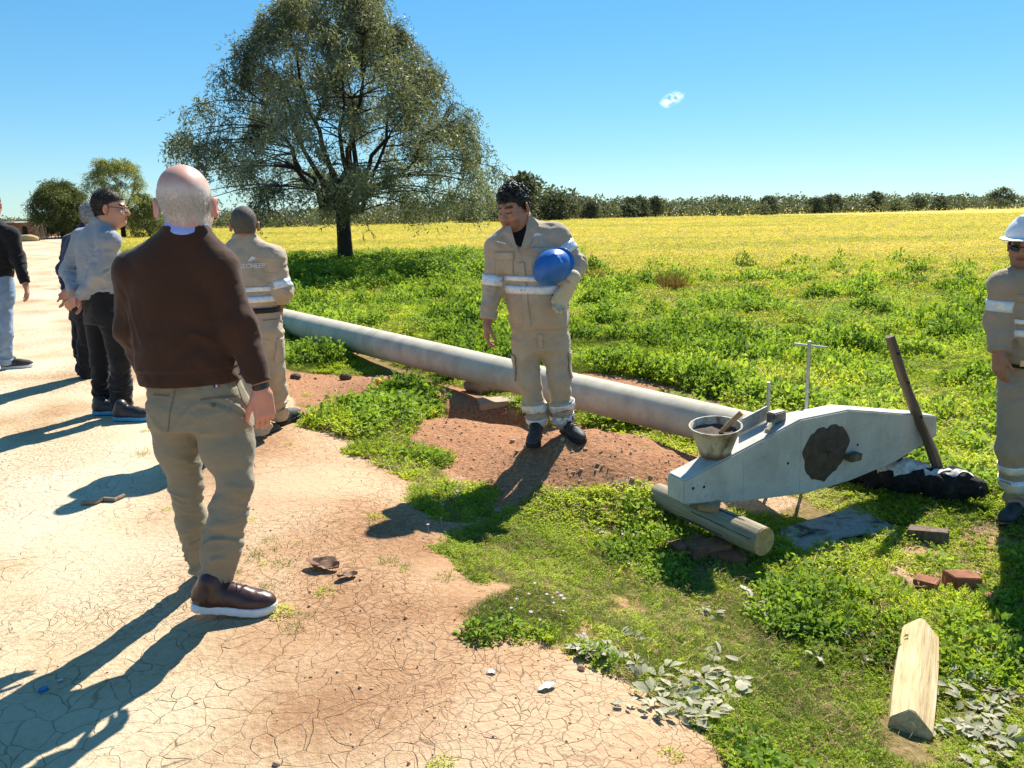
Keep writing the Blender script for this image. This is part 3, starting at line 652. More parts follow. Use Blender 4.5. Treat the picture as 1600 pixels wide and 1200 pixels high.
    if kind == 'pale':
        n = 7; a = r.uniform(0, 6.283, n); p = np.stack([np.cos(a)*.03, np.sin(a)*.03, r.uniform(.008, .03, n)], 1); d = np.stack([np.cos(a), np.sin(a), r.uniform(-.08, .14, n)], 1)
        return ovals(p, d, rv(n, r)*.22+[0, 0, 1], r.uniform(.08, .14, n), r.uniform(.018, .028, n), r)
VEGC = bpy.data.collections.new('plant_clumps'); CIDX = {}
def addclump(kind, k, mat):
    CIDX[kind] = []
    for i in range(k):
        v, f = clump(kind, 100+i*7+len(CIDX)*31); nm = 'clump_%03d' % len(VEGC.objects); me = mesh_np(nm, v, f); a = me.attributes.new('lv', 'FLOAT', 'POINT'); a.data.foreach_set('value', np.repeat(np.random.default_rng(i).random(len(v)//(28 if kind == 'pale' else 4)), 28 if kind == 'pale' else 4).astype(np.float32)); me.materials.append(mat)
        o = bpy.data.objects.new(nm, me); VEGC.objects.link(o); CIDX[kind].append(len(VEGC.objects)-1)
for a in (('cover', 4, ML_COVER), ('feather', 4, ML_COVER), ('broad', 3, ML_BROAD), ('grass', 3, ML_GRASS), ('crop', 4, ML_CROP), ('tall', 3, ML_BROAD), ('tussock', 2, ML_DRY), ('pale', 3, ML_PALE), ('straw', 3, ML_DRY)): addclump(*a)
def scatter_tree():
    t = bpy.data.node_groups.new('scatter_plants', 'GeometryNodeTree'); t.interface.new_socket('Geometry', in_out='INPUT', socket_type='NodeSocketGeometry'); t.interface.new_socket('Geometry', in_out='OUTPUT', socket_type='NodeSocketGeometry')
    N = t.nodes.new; gi = N('NodeGroupInput'); go = N('NodeGroupOutput'); ip = N('GeometryNodeInstanceOnPoints'); ci = N('GeometryNodeCollectionInfo'); ci.inputs['Collection'].default_value = VEGC; ci.inputs['Separate Children'].default_value = True; ci.inputs['Reset Children'].default_value = True
    def at_(n, ty): q = N('GeometryNodeInputNamedAttribute'); q.data_type = ty; q.inputs[0].default_value = n; return q.outputs[0]
    er = N('FunctionNodeEulerToRotation'); t.links.new(at_('rot', 'FLOAT_VECTOR'), er.inputs[0])
    t.links.new(gi.outputs[0], ip.inputs['Points']); t.links.new(ci.outputs[0], ip.inputs['Instance']); ip.inputs['Pick Instance'].default_value = True; t.links.new(at_('idx', 'INT'), ip.inputs['Instance Index'])
    t.links.new(er.outputs[0], ip.inputs['Rotation']); t.links.new(at_('scl', 'FLOAT_VECTOR'), ip.inputs['Scale']); t.links.new(ip.outputs[0], go.inputs[0]); return t
STREE = scatter_tree()
def scatter(name, label, cat, x, y, kinds, scl, tint, r, hz=None, sink=.01, tilt=.12):
    n = len(x); me = bpy.data.meshes.new(name); z = H(x, y)-sink; me.vertices.add(n); me.vertices.foreach_set('co', np.stack([x, y, z], 1).astype(np.float32).ravel())
    idx = np.array([CIDX[k][r.integers(0, len(CIDX[k]))] for k in kinds], np.int32); a = me.attributes.new('idx', 'INT', 'POINT'); a.data.foreach_set('value', idx)
    a = me.attributes.new('rot', 'FLOAT_VECTOR', 'POINT'); a.data.foreach_set('vector', np.stack([r.normal(0, tilt, n), r.normal(0, tilt, n), r.uniform(0, 6.283, n)], 1).astype(np.float32).ravel())
    S = np.stack([scl, scl, scl*(hz if hz is not None else 1)], 1); a = me.attributes.new('scl', 'FLOAT_VECTOR', 'POINT'); a.data.foreach_set('vector', S.astype(np.float32).ravel())
    a = me.attributes.new('tint', 'FLOAT', 'POINT'); a.data.foreach_set('value', np.clip(tint, 0, 1).astype(np.float32))
    o = link(name, me, None, None, False); md = o.modifiers.new('scatter', 'NODES'); md.node_group = STREE; tag(o, label, cat, None, 'stuff'); return o
def polar(n, r0, r1, a0, a1, r): 
    R = np.exp(r.uniform(math.log(r0), math.log(r1), n)); a = np.radians(r.uniform(a0, a1, n)); return np.sin(a)*R, np.cos(a)*R
r = np.random.default_rng(21)
KEEP = [(*gp(1420, 1140)[:2], .12), (*gp(1418, 1175)[:2], .10), (*gp(1426, 1100)[:2], .11), (*gp(1431, 1060)[:2], .11), (*gp(1435, 1015)[:2], .11), (*gp(1447, 918)[:2], .07), (*gp(1503, 912)[:2], .10), (*gp(1310, 835)[:2], .17), (*gp(1370, 825)[:2], .12), (*gp(1260, 850)[:2], .12), (*gp(1450, 840)[:2], .10)]            # circles (x, y, radius) kept free of plants
def free(x, y):
    m = np.ones(len(x), bool)
    for cx_, cy_, cr_ in KEEP: m &= (x-cx_)**2+(y-cy_)**2 > cr_**2
    return m
# pole keeps plants off its own line
def polefree(x, y):
    s = (x-POLE_A[0])*POLE_D[0]+(y-POLE_A[1])*POLE_D[1]; t = np.abs((x-POLE_A[0])*POLE_D[1]-(y-POLE_A[1])*POLE_D[0]); return ~((s > -.2) & (s < 11) & (t < .17))
x, y = polar(78000, 1.7, 30, -36, 46, r); g = greenmask(x, y) & (~baremask(x, y) | (r.random(len(x)) < .22)) & (yellowness(x, y) < r.random(len(x))) & (road_d(x, y) > -.05) & polefree(x, y); x, y = x[g], y[g]
gap = fbm(x*1.6, y*1.6, 5, 3); far = smooth01(6.0, 9.5, np.hypot(x, y)); k = (gap > -.30-.7*far-.35*r.random(len(x))); x, y, gap, far = x[k], y[k], gap[k], far[k]
lush = np.clip(.5+.5*fbm(x*1.25+3, y*1.25, 9, 3)*2.4, 0, 1.2); edge = smooth01(1.6, .2, road_d(x, y))*(y < 9)
zn = fbm(x*1.1+7, y*1.1, 19, 3)+r.normal(0, .16, len(x)); u = np.where(zn < -.12, .2, np.where(zn < .14, .6, .90)); u = np.where(r.random(len(x)) < .25, r.random(len(x)), u); kinds = np.where(u < .40, 'cover', np.where(u < .80, 'feather', np.where((u < .80+.16*lush) & (lush > .42), 'broad', 'grass'))); kinds = np.where((r.random(len(x)) < .12) & (np.hypot(x, y) < 9), 'straw', kinds); kinds = np.where((edge > r.random(len(x))*4.5), 'grass', kinds)
fk_ = free(x, y); x, y, gap, far, lush, edge, kinds = x[fk_], y[fk_], gap[fk_], far[fk_], lush[fk_], edge[fk_], kinds[fk_]
dist = np.hypot(x, y); nb = (dist < 4.6+.8*r.random(len(x))) & (kinds == 'broad') & (r.random(len(x)) < .62); kinds = np.where(nb, np.where(r.random(len(x)) < .6, 'feather', 'cover'), kinds); near = smooth01(6.5, 3.0, dist)
scl = (.55+.35*r.random(len(x)))*(1-.42*near)+.045*np.clip(dist-5, 0, 20)*(.6+.6*r.random(len(x))); hz = .7+.9*np.clip(lush, 0, 1)*(.45+.55*far)
hz = hz*(.85+.20*np.clip(lush, 0, 1)**2); scl = scl*(.90+.32*np.clip(lush, 0, 1))*(1-.12*far); tint = .40+.65*fbm(x*.55, y*.55, 7, 3)+.5*fbm(x*2.1, y*2.1, 17, 2)+r.normal(0, .13, len(x))+.08*far
scatter('ground_cover', 'low bright green weeds and clover covering the verge', 'ground cover', x, y, kinds, scl, tint, r, hz)
x, y = polar(2600, 1.9, 12, -34, 20, r); d = road_d(x, y); g = (d > -.9) & (d < 1.2) & ~greenmask(x, y) & (fbm(x*2.2, y*2.2, 15, 2) > .12) & (r.random(len(x)) < .16); x, y = x[g], y[g]
scatter('sparse_tufts', 'sparse small grass tufts on the bare soil beside the road', 'grass tufts', x, y, np.where(r.random(len(x)) < .5, 'grass', 'cover'), .22+.3*r.random(len(x)), .3+.4*r.random(len(x)), r)
# taller darker weeds: behind the pole, along the field's edge and round the tree
x, y = polar(5200, 7.5, 34, -20, 42, r); d = fbm(x*.35, y*.35, 12, 3); treeb = np.exp(-((x+3.6)**2/22+(y-21.5)**2/9)); mid = np.exp(-((np.hypot(x, y)-12.5)/2.6)**2)
g = (road_d(x, y) > .8) & polefree(x, y) & (r.random(len(x)) < np.clip(.08*mid+.32*mid*(d > .15)+.8*treeb, 0, 1)) & (greenmask(x, y)); x, y = x[g], y[g]
tb = np.exp(-((x+3.6)**2/22+(y-21.5)**2/9))
scatter('tall_weeds', 'taller dark green weeds along the edge of the field', 'weeds', x, y, np.where(r.random(len(x)) < .6, 'tall', 'broad'), .34+.30*r.random(len(x))+.55*tb*r.random(len(x)), .45+.4*r.random(len(x)), r)
x, y = polar(1500, 20.5, 34, -16, 5, r); g = (r.random(len(x)) < smooth01(34, 26, np.hypot(x, y))) & (road_d(x, y) > 1.5); x, y = x[g], y[g]
scatter('verge_shrubs', 'light green leafy growth behind the tree trunk', 'weeds', x, y, np.where(r.random(len(x)) < .5, 'feather', 'tall'), 1.0+.5*r.random(len(x)), .30+.3*r.random(len(x)), r, .8)
x, y = polar(9000, 24, 95, -48, -8, r); d = road_d(x, y); g = ((d > .25) & (d < 3.2)) | ((d < -5.7) & (d > -12)); x, y = x[g], y[g]
scatter('roadside_grass', 'rough grass along both far edges of the road', 'grass', x, y, np.where(r.random(len(x)) < .6, 'grass', 'feather'), 1.2+.9*r.random(len(x)), .3+.4*r.random(len(x)), r)
# the yellowing crop
x, y = polar(60000, 11.5, 170, -34, 46, r); yw = yellowness(x, y); g = (yw+.10 > r.random(len(x))) & (road_d(x, y) > 2.2); x, y, yw = x[g], y[g], yw[g]; dist = np.hypot(x, y)
stripe = fbm(x*.09, y*.25, 4, 4)*1.5*.5+.5; tint = .02+.50*yw+.40*(stripe-.35)+r.normal(0, .13, len(x))+.22*fbm(x*.045+3, y*.12, 23, 3)-.12*smooth01(.35, .2, stripe)
scatter('yellow_crop', 'yellowing crop spread over the whole field', 'crop', x, y, np.where(r.random(len(x)) < .9, 'crop', 'feather'), .42+.012*dist+.25*r.random(len(x)), tint, r, np.where(dist > 30, .55, .75))
for px, py, s in ((1048, 455, .95), (1062, 457, .6), (985, 452, .55), (925, 447, .9)):
    p = gp(px, py); me = VEGC.objects[CIDX['tussock'][0]].data; o = bpy.data.objects.new('dry_tussock', me); COL.objects.link(o); o.location = p; o.scale = (s*1.3, s*1.3, s*1.1); o.rotation_euler = (0, 0, px)
    tag(o, {1048: 'largest dry brown grass tussock at the edge of the yellow field', 1062: 'small dry tussock leaning on the right of the largest one', 985: 'low dry tussock left of the largest one beside white litter', 925: 'dry tussock just right of the facing worker\'s elbow'}[px], 'grass tussock', 'dry grass tussocks')
# pale broad leaves lying in patches
X, Y_, K_ = [], [], []
for cx_, cy_, sx, sy, n in ((1085, 1085, 85, 55, 46), (1535, 1055, 75, 70, 40), (930, 1020, 70, 25, 14), (1180, 960, 60, 50, 9), (1300, 1000, 120, 40, 10), (1540, 1160, 60, 40, 14), (1000, 850, 50, 30, 6)):
    for i in range(n): p = gp(cx_+r.normal(0, sx*.5), cy_+r.normal(0, sy*.5)); X.append(p[0]); Y_.append(p[1])
X = np.array(X); Y_ = np.array(Y_); scatter('pale_broad_leaves', 'pale grey-green broad leaves lying flat in patches', 'leaves', X, Y_, ['pale']*len(X), .30+.24*r.random(len(X)), .35+.5*r.random(len(X)), r, None, -.012, .2)
# ---- trees
M_BARK = NT('dark_bark'); _c = M_BARK.coord('Object', (1, 1, .35)); M_BARK.col(M_BARK.ramp(M_BARK.noise(9, 6, _c, .7), [(.3, (.020, .015, .012)), (.6, (.055, .042, .032)), (.8, (.11, .09, .07))])); M_BARK.rough(.95); M_BARK.bump(M_BARK.noise(14, 6, _c, .7), .9, .04); M_BARK = M_BARK.m
def curve(a, b, mid, n=6):
    t = np.linspace(0, 1, n)[:, None]; return a*(1-t)**2+2*t*(1-t)*mid+b*t**2
def tree(name, label, base, height, crown, mats, seed, trunk_r, fork_h, n_limb, n_clus, sprigs, leafL, leafW, droop, group=None, leafn=9, spread=.55, lean=0.):
    """crown: list of (height fraction, radius) ; clusters of drooping sprigs on curved branches"""
    r = np.random.default_rng(seed); root = empty(name, base); tag(root, label, 'tree', group); W = MB(); limbs = []
    fork = np.array([lean, 0, fork_h]); W.tube([V(0, 0, -.3), V(0, 0, 0), V(lean*.3, .02, fork_h*.5), fork], [trunk_r*1.5, trunk_r*1.15, trunk_r*.95, trunk_r*.9], 12)
    ch = np.array([c[0] for c in crown])*height; cr = np.array([c[1] for c in crown]); rad = lambda z: np.interp(z, ch, cr)
    for i in range(n_limb):
        a = 2*math.pi*i/n_limb+r.normal(0, .3); zt = height*(.50+.42*((i*.618) % 1)); rt = rad(zt)*r.uniform(.55, .8); e = V(math.cos(a)*rt, math.sin(a)*rt, zt)
        m = fork+V(math.cos(a)*rt*.55, math.sin(a)*rt*.55, (zt-fork_h)*.25); p = curve(fork-V(0, 0, .15), e, m, 9)+np.vstack([np.zeros((1, 3)), r.normal(0, .13*height/9, (8, 3))]); limbs.append(p)
        W.tube(p, list(np.linspace(trunk_r*.48, trunk_r*.07, 9)), 8)
    LP = np.vstack(limbs); sv = []; 
    Lp, Ld, Ln = [], [], []
    for k in range(n_clus):
        z = height*(ch[0]/height+(1-ch[0]/height)*r.random()**.9); a = r.uniform(0, 6.283); q = rad(z)*(.28+.72*math.sqrt(r.random())); c = V(math.cos(a)*q, math.sin(a)*q, z)
        ok = LP[:, 2] < z+.3; cand = LP[ok] if ok.any() else LP; j = np.argmin(np.linalg.norm(cand-c, axis=1)+.35*np.hypot(cand[:, 0], cand[:, 1])*.3); s = cand[j]
        mid = (s+c)/2+V(0, 0, .12*np.linalg.norm(c-s)); W.tube(curve(s, c, mid, 5), list(np.linspace(trunk_r*.11, trunk_r*.035, 5)), 5, False)
        out = nrm(V(c[0], c[1], .3*height*.1))
        for t in range(4):
            dv = nrm(out*.9+r.normal(0, .6, 3)+V(0, 0, .15)); L = spread*r.uniform(.7, 1.5); e = c+dv*L-V(0, 0, droop*L*.5); tw = curve(c, e, c+dv*L*.6+V(0, 0, .05), 4); W.tube(tw, list(np.linspace(trunk_r*.04, trunk_r*.015, 4)), 4, False)
            for s_ in range(sprigs):
                f = r.random(); p = tw[min(3, int(f*4))]+r.normal(0, spread*.22, 3); Lp.append(p)
    Lp = np.array(Lp); n = len(Lp); hang = np.stack([r.normal(0, .5, n), r.normal(0, .5, n), -droop*r.uniform(.4, 1.2, n)+.15], 1); hang /= np.linalg.norm(hang, axis=1, keepdims=True)
    t = np.linspace(0, 1, leafn); SL = leafL*3.2; P = (Lp[:, None, :]+hang[:, None, :]*(t[None, :, None]*SL)-np.array([0, 0, 1])*(t[None, :, None]**2*SL*.25*droop)).reshape(-1, 3)
    D = np.repeat(hang, leafn, 0)*.5+r.normal(0, .55, (n*leafn, 3)); v, f = leaves(P, D, r.normal(0, 1, (n*leafn, 3)), leafL*r.uniform(.6, 1.3, n*leafn), leafW*r.uniform(.7, 1.3, n*leafn))
    me = mesh_np('crown', v, f); a = me.attributes.new('lv', 'FLOAT', 'POINT'); a.data.foreach_set('value', np.repeat(r.random(n*leafn), 4).astype(np.float32)); a = me.attributes.new('tint', 'FLOAT', 'POINT')
    tv = .45+.5*vnoise(Lp[:, 0]*1.1, Lp[:, 1]*1.1, Lp[:, 2]*1.1)+r.normal(0, .1, n); a.data.foreach_set('value', np.repeat(np.clip(tv, 0, 1), leafn*4).astype(np.float32))
    W.build('trunk', M_BARK, root, True); link('crown', me, mats, root, False); return root
ML_ALG = leaf_mat('algarrobo_leaf', (.075, .09, .06), (.18, .20, .135), (.36, .37, .27), .34, .5, 'GEOMETRY')
ML_DENSE = leaf_mat('dense_tree_leaf', (.07, .085, .035), (.15, .175, .07), (.26, .28, .12), .38, .5, 'GEOMETRY'); ML_LIGHT = leaf_mat('light_tree_leaf', (.12, .14, .05), (.25, .27, .10), (.38, .39, .17), .42, .5, 'GEOMETRY')
tbp = gp(541, 424); tree('algarrobo_tree', 'large spreading tree with drooping olive foliage and a single dark trunk', tbp, 8.5, [(.24, 4.7), (.33, 5.2), (.45, 4.9), (.58, 4.1), (.72, 3.2), (.86, 2.3), (1.0, 1.1)], ML_ALG, 4, .25, 2.1, 12, 290, 10, .15, .016, 1.0, None, 10, .46)
# ------------------------------------------------------------------ far trees, house, fence
def treeat(px, py, name, label, wpx, top, crown, mats, seed, tr, fk, nl, nc, sp, lL, lW, dr, Y=None, group=None, leafn=6, spread=None):
    p = gp(px, py); D = p[1]*.975; k = D/FPX; h = (py-top)*k; w = wpx*.5*k; return tree(name, label, p, h, [(a, b*w) for a, b in crown], mats, seed, tr, fk*h, nl, nc, sp, lL, lW, dr, group, leafn, spread or w*.13)
ROUND = [(.12, .5), (.25, .9), (.45, 1.0), (.65, .92), (.85, .62), (1., .2)]; UMB = [(.35, .55), (.5, .95), (.65, 1.0), (.82, .75), (1., .25)]
treeat(100, 372, 'shade_tree', 'dense dark rounded tree left of the road\'s end, behind the walking men', 80, 289, [(.12, .55), (.3, .95), (.5, 1.0), (.7, .88), (.9, .6), (1., .2)], ML_DENSE, 11, .22, .16, 9, 150, 10, .17, .026, .7, None, None, 9, .5)
treeat(194, 373, 'shade_tree', 'lighter open-crowned tree with a visible dark trunk right of the dense one', 98, 252, [(.28, .8), (.45, 1.0), (.6, 1.0), (.8, .75), (1., .25)], ML_LIGHT, 12, .2, .32, 8, 85, 10, .16, .024, .7, None, None, 9, .5)
treeat(235, 372, 'shade_tree', 'low dark bushy tree between the light tree and the bald man\'s head', 60, 318, ROUND, ML_DENSE, 13, .12, .15, 6, 45, 8, .17, .026, .6, None, None, 8, .45)
# bushes and trees of the far edge
M_FARL = leaf_mat('far_foliage', (.07, .088, .062), (.125, .145, .10), (.20, .215, .15), .25, .7, 'GEOMETRY')
def woodland():
    r = np.random.default_rng(31); VV, FF, TV, LV = [], [], [], []; o = 0
    def blob(c, rx, h, n, tint):
        nonlocal o
        a = r.uniform(0, 6.283, n); zf = r.random(n)**.8; q = np.sqrt(1-(np.abs(zf-.45)/.58)**2).clip(.25, 1)*np.sqrt(r.uniform(.35, 1, n)); P = np.stack([np.cos(a)*q*rx, np.sin(a)*q*rx, zf*h], 1)+c+r.normal(0, .06*h, (n, 3))
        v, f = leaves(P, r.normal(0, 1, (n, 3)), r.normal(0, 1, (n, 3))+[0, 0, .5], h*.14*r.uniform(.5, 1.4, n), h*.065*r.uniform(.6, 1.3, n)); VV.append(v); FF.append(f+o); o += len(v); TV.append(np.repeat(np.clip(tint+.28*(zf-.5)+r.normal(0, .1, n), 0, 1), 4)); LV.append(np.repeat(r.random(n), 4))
    for px in np.arange(-260, 1900, 7.0):
        far = np.interp(px, [-260, 60, 300, 500, 700, 900, 1200, 1600, 1900], [95, 110, 110, 120, 135, 160, 215, 300, 340])*r.uniform(.9, 1.18); dx = ray(px, 340); x = dx[0]/dx[1]*far
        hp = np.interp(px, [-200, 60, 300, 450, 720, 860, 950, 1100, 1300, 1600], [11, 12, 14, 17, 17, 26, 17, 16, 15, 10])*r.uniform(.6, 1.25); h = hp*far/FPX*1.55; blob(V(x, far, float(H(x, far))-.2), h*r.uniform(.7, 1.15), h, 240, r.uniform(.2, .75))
    me = mesh_np('far_woodland', np.vstack(VV), np.vstack(FF))
    for nm, A_ in (('tint', TV), ('lv', LV)): a = me.attributes.new(nm, 'FLOAT', 'POINT'); a.data.foreach_set('value', np.concatenate(A_).astype(np.float32))
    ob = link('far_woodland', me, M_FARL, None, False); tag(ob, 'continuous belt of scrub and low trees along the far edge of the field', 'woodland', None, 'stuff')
woodland()
far_specs = [(818, 348, 282, 42, UMB, 'tall open tree rising behind the facing worker\'s head'), (862, 346, 306, 44, ROUND, 'bushy tree right of the facing worker\'s head, above the belt'), (885, 343, 310, 30, UMB, 'thin bare-topped tree between two bushy ones right of the worker'), (922, 341, 316, 26, ROUND, 'compact dark round tree left of the twin trees'), (984, 340, 311, 20, ROUND, 'left of the twin dark trees on the far edge'), (999, 340, 311, 18, ROUND, 'right of the twin dark trees on the far edge'), (1024, 339, 311, 16, UMB, 'slim tree right of the twin dark trees'), (1197, 333, 309, 34, ROUND, 'dark round tree at the middle of the right half of the belt'), (1272, 331, 310, 28, ROUND, 'brownish round tree left of the biggest right-hand tree'), (1299, 331, 306, 32, ROUND, 'biggest dark round tree in the right-hand belt'), (1365, 329, 302, 18, UMB, 'tall thin spiky tree left of the feathery one'), (1398, 328, 313, 14, ROUND, 'small dark oval tree right of the spiky one'), (1433, 327, 308, 20, UMB, 'feathery palm-like tree on the right of the belt'), (1466, 326, 306, 16, UMB, 'small pale tree between the feathery and the umbrella tree'), (1562, 323, 296, 36, UMB, 'umbrella-shaped tree standing alone at the far right'), (735, 350, 326, 34, ROUND, 'dark bush under the drooping right end of the large tree')]
for i, (px, py, top, w, cr, lab) in enumerate(far_specs):
    far = np.interp(px, [700, 900, 1200, 1600], [120, 150, 205, 290]); dx = ray(px, 338); x = dx[0]/dx[1]*far; k = far*.975/FPX; p = V(x, far, float(H(x, far))); h = (py-top)*k*1.05+.3; wd = w*.5*k
    tree('far_tree', lab, p, h, [(a, b*wd) for a, b in cr], M_FARL, 50+i, .10+.012*h, (.15 if cr is ROUND else .35)*h, 5, 40 if cr is ROUND else 30, 6, .10*h, .028*h, .4, 'trees along the far edge of the field', 3, wd*.22)
# brick house at the end of the road
M_BRW = simple('house_brick', (.30, .15, .10), .9, .3, 3, .3, 30); M_ROOF = simple('pale_roof_sheet', (.55, .54, .52), .5, .1); M_DARK = simple('dark_doorway', (.02, .017, .015), .9, .1)
hp = gp(30, 371); hD = hp[1]*.975/FPX
root = empty('brick_house', hp); tag(root, 'small flat-roofed brick house at the far left end of the road', 'house')
def hw(px): return (px-30)*hD
mb = MB(); mb.box(V((hw(2)+hw(56))/2, 2.0, .62), ((hw(56)-hw(2))/2, 2.0, .62)); mb.build('wall', M_BRW, root)
mb = MB(); mb.box(V((hw(-6)+hw(38))/2, 1.6, 1.30), ((hw(38)-hw(-6))/2, 2.6, .05)); mb.build('roof', M_ROOF, root)
mb = MB(); mb.box(V(hw(41), -.03, .46), (.20, .03, .46)); mb.build('door', M_DARK, root)
for px in (8, 20): mb = MB(); mb.box(V(hw(px), -.9, .62), (.06, .06, .62)); mb.build('porch_post', M_POST, root)
mb = MB(); mb.box(V(hw(54), -.02, .6), (.09, .03, .6)); mb.build('pilaster', M_BRW, root)
lump(44, 377, (.75, .5, .30), simple('straw_heap', (.42, .30, .15), .95, .3), 'tan earth heap in front of the brick house', 'earth_heap', 'heap', 12)
for i, (px, py, h) in enumerate(((57, 376, .95), (61, 376, 1.05), (65, 375, .9), (69, 375, 1.2), (73, 374, .95))):
    p = gp(px, py); mb = MB(); mb.tube([V(0, 0, -.1), V(.02, 0, h*.5), V(.03*(-1)**i, 0, h)], [.07, .065, .055], 8); o = mb.build('fence_post', M_POST, None, True); o.location = p; tag(o, ['leftmost post of the short row by the brick house', 'second post from the left by the brick house', 'third post of the row by the brick house', 'tallest post of the row by the brick house', 'last post of the row, nearest the dense tree'][i], 'post', 'fence posts by the house')
# field fence far right
for i, px in enumerate((1413, 1480, 1535, 1545, 1560, 1574, 1588)):
    Y = 262+i*3; d = ray(px, 328); x = d[0]/d[1]*Y; z = float(H(x, Y)); mb = MB(); mb.tube([V(0, 0, -.2), V(0, 0, 2.6 if i == 0 else 1.9)], .16 if i == 0 else .11, 6); o = mb.build('field_post', M_POST, None, True); o.location = (x, Y, z); tag(o, ['thick lone post at the far field edge', 'first thin post right of the thick lone one', 'second thin far fence post', 'third thin far fence post', 'fourth thin far fence post', 'fifth thin far fence post', 'last far fence post, nearest the right edge'][i], 'post', 'posts along the far field edge')
# ------------------------------------------------------------------ people
M_KHAKI = cloth('khaki_twill', (.44, .345, .25), .14, fade=(.53, .43, .325)); M_KHAKI2 = cloth('khaki_twill_dark', (.37, .29, .215), .12)
M_BROWN = cloth('brown_wool', (.058, .028, .018), .12, weave=600, sheen=.12, bump=.10); M_CHINO = cloth('olive_chino', (.26, .23, .165), .07, weave=1100)
M_GREY = cloth('grey_knit', (.29, .305, .335), .08, weave=500, sheen=.15); M_BLACK = cloth('black_cotton', (.012, .012, .014), .2); M_NAVY = cloth('navy_jacket', (.018, .03, .075), .2)
M_JEANS = cloth('washed_denim', (.20, .29, .42), .18, fade=(.36, .45, .56)); M_TEE = cloth('black_tshirt', (.010, .010, .013), .2); M_BLUESHIRT = cloth('blue_shirt', (.33, .42, .85), .06)
M_DARKPANT = cloth('charcoal_trousers', (.016, .015, .016), .2)
def refl():
    n = NT('reflective_tape'); co = n.coord(); n.col(n.ramp(n.noise(40, 4, co), [(.3, (.62, .63, .66)), (.7, (.82, .83, .86))])); n.rough(.38); n.b.inputs['Metallic'].default_value = .25; n.bump(n.noise(220, 3, co), .2, .003); return n.m
M_REFL = refl()
M_LEATHER = simple('brown_leather', (.055, .022, .018), .32, .25, 20, .15, 260, spec=.5); M_SOLEW = simple('white_rubber', (.72, .72, .72), .6, .06); M_BOOT = simple('black_leather', (.022, .022, .024), .42, .3, 25, .2, 200, spec=.4)
M_BOOTD = simple('dusty_black_leather', (.045, .042, .040), .6, .45, 22, .25, 160); M_SOLEB = simple('black_rubber', (.02, .02, .02), .7, .2); M_SOLEC = simple('blue_rubber', (.05, .30, .50), .6, .1)
M_HAIRB = simple('black_hair', (.010, .009, .009), .45, .3, 60, .6, 240, spec=.5); M_HAIRD = simple('dark_brown_hair', (.035, .026, .020), .5, .35, 60, .6, 260); M_HAIRW = simple('white_hair', (.66, .63, .60), .6, .06, 30, .5, 300); M_HAIRG = simple('grey_hair', (.28, .28, .29), .6, .4, 50, .7, 200)
M_HAIRS = simple('cropped_hair', (.10, .085, .07), .75, .3, 90, .5, 420); M_BELT = simple('belt_leather', (.025, .017, .013), .5, .2); M_WATCH = simple('black_plastic', (.012, .012, .013), .3, .1, spec=.5)
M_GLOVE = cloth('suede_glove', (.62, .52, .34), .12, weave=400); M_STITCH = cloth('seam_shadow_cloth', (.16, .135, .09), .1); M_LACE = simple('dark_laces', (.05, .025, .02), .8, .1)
M_LENS = simple('dark_lens', (.01, .01, .012), .08, .0, bump=0, spec=.6); M_FRAME = simple('dark_frame', (.02, .018, .018), .35, .1)
M_WHITEP = simple('white_helmet_plastic', (.78, .79, .80), .28, .04, 12, .03, 60, spec=.5); M_BLUEP = simple('blue_helmet_plastic', (.012, .13, .45), .40, .22, 9, .06, 40, spec=.5)
M_PRINT = simple('white_print', (.72, .72, .74), .7, .06, bump=0); M_METAL = simple('buckle_metal', (.5, .48, .42), .3, .1, metal=1.)
def face(px, rel): return math.radians(rel)-math.atan2(px-800, FPX)      # 0: straight away from the camera, 180: towards it, negative: turned to the right
def rotz(a): return np.array(Matrix.Rotation(a, 3, 'Z'))
def headR(yaw, pitch=0., roll=0.): return np.array(Matrix.Rotation(yaw, 3, 'Z') @ Matrix.Rotation(pitch, 3, 'X') @ Matrix.Rotation(roll, 3, 'Y'))
def rows(rs, yaw): 
    out = []
    for px, py, Y, w, f, b in rs:
        p = at(px, py, Y); out.append((p[2], p[0], p[1], yaw, w, f, b))
    return out
def pts(c): return [at(a, b, d) for a, b, d, r in c], [r for a, b, d, r in c]
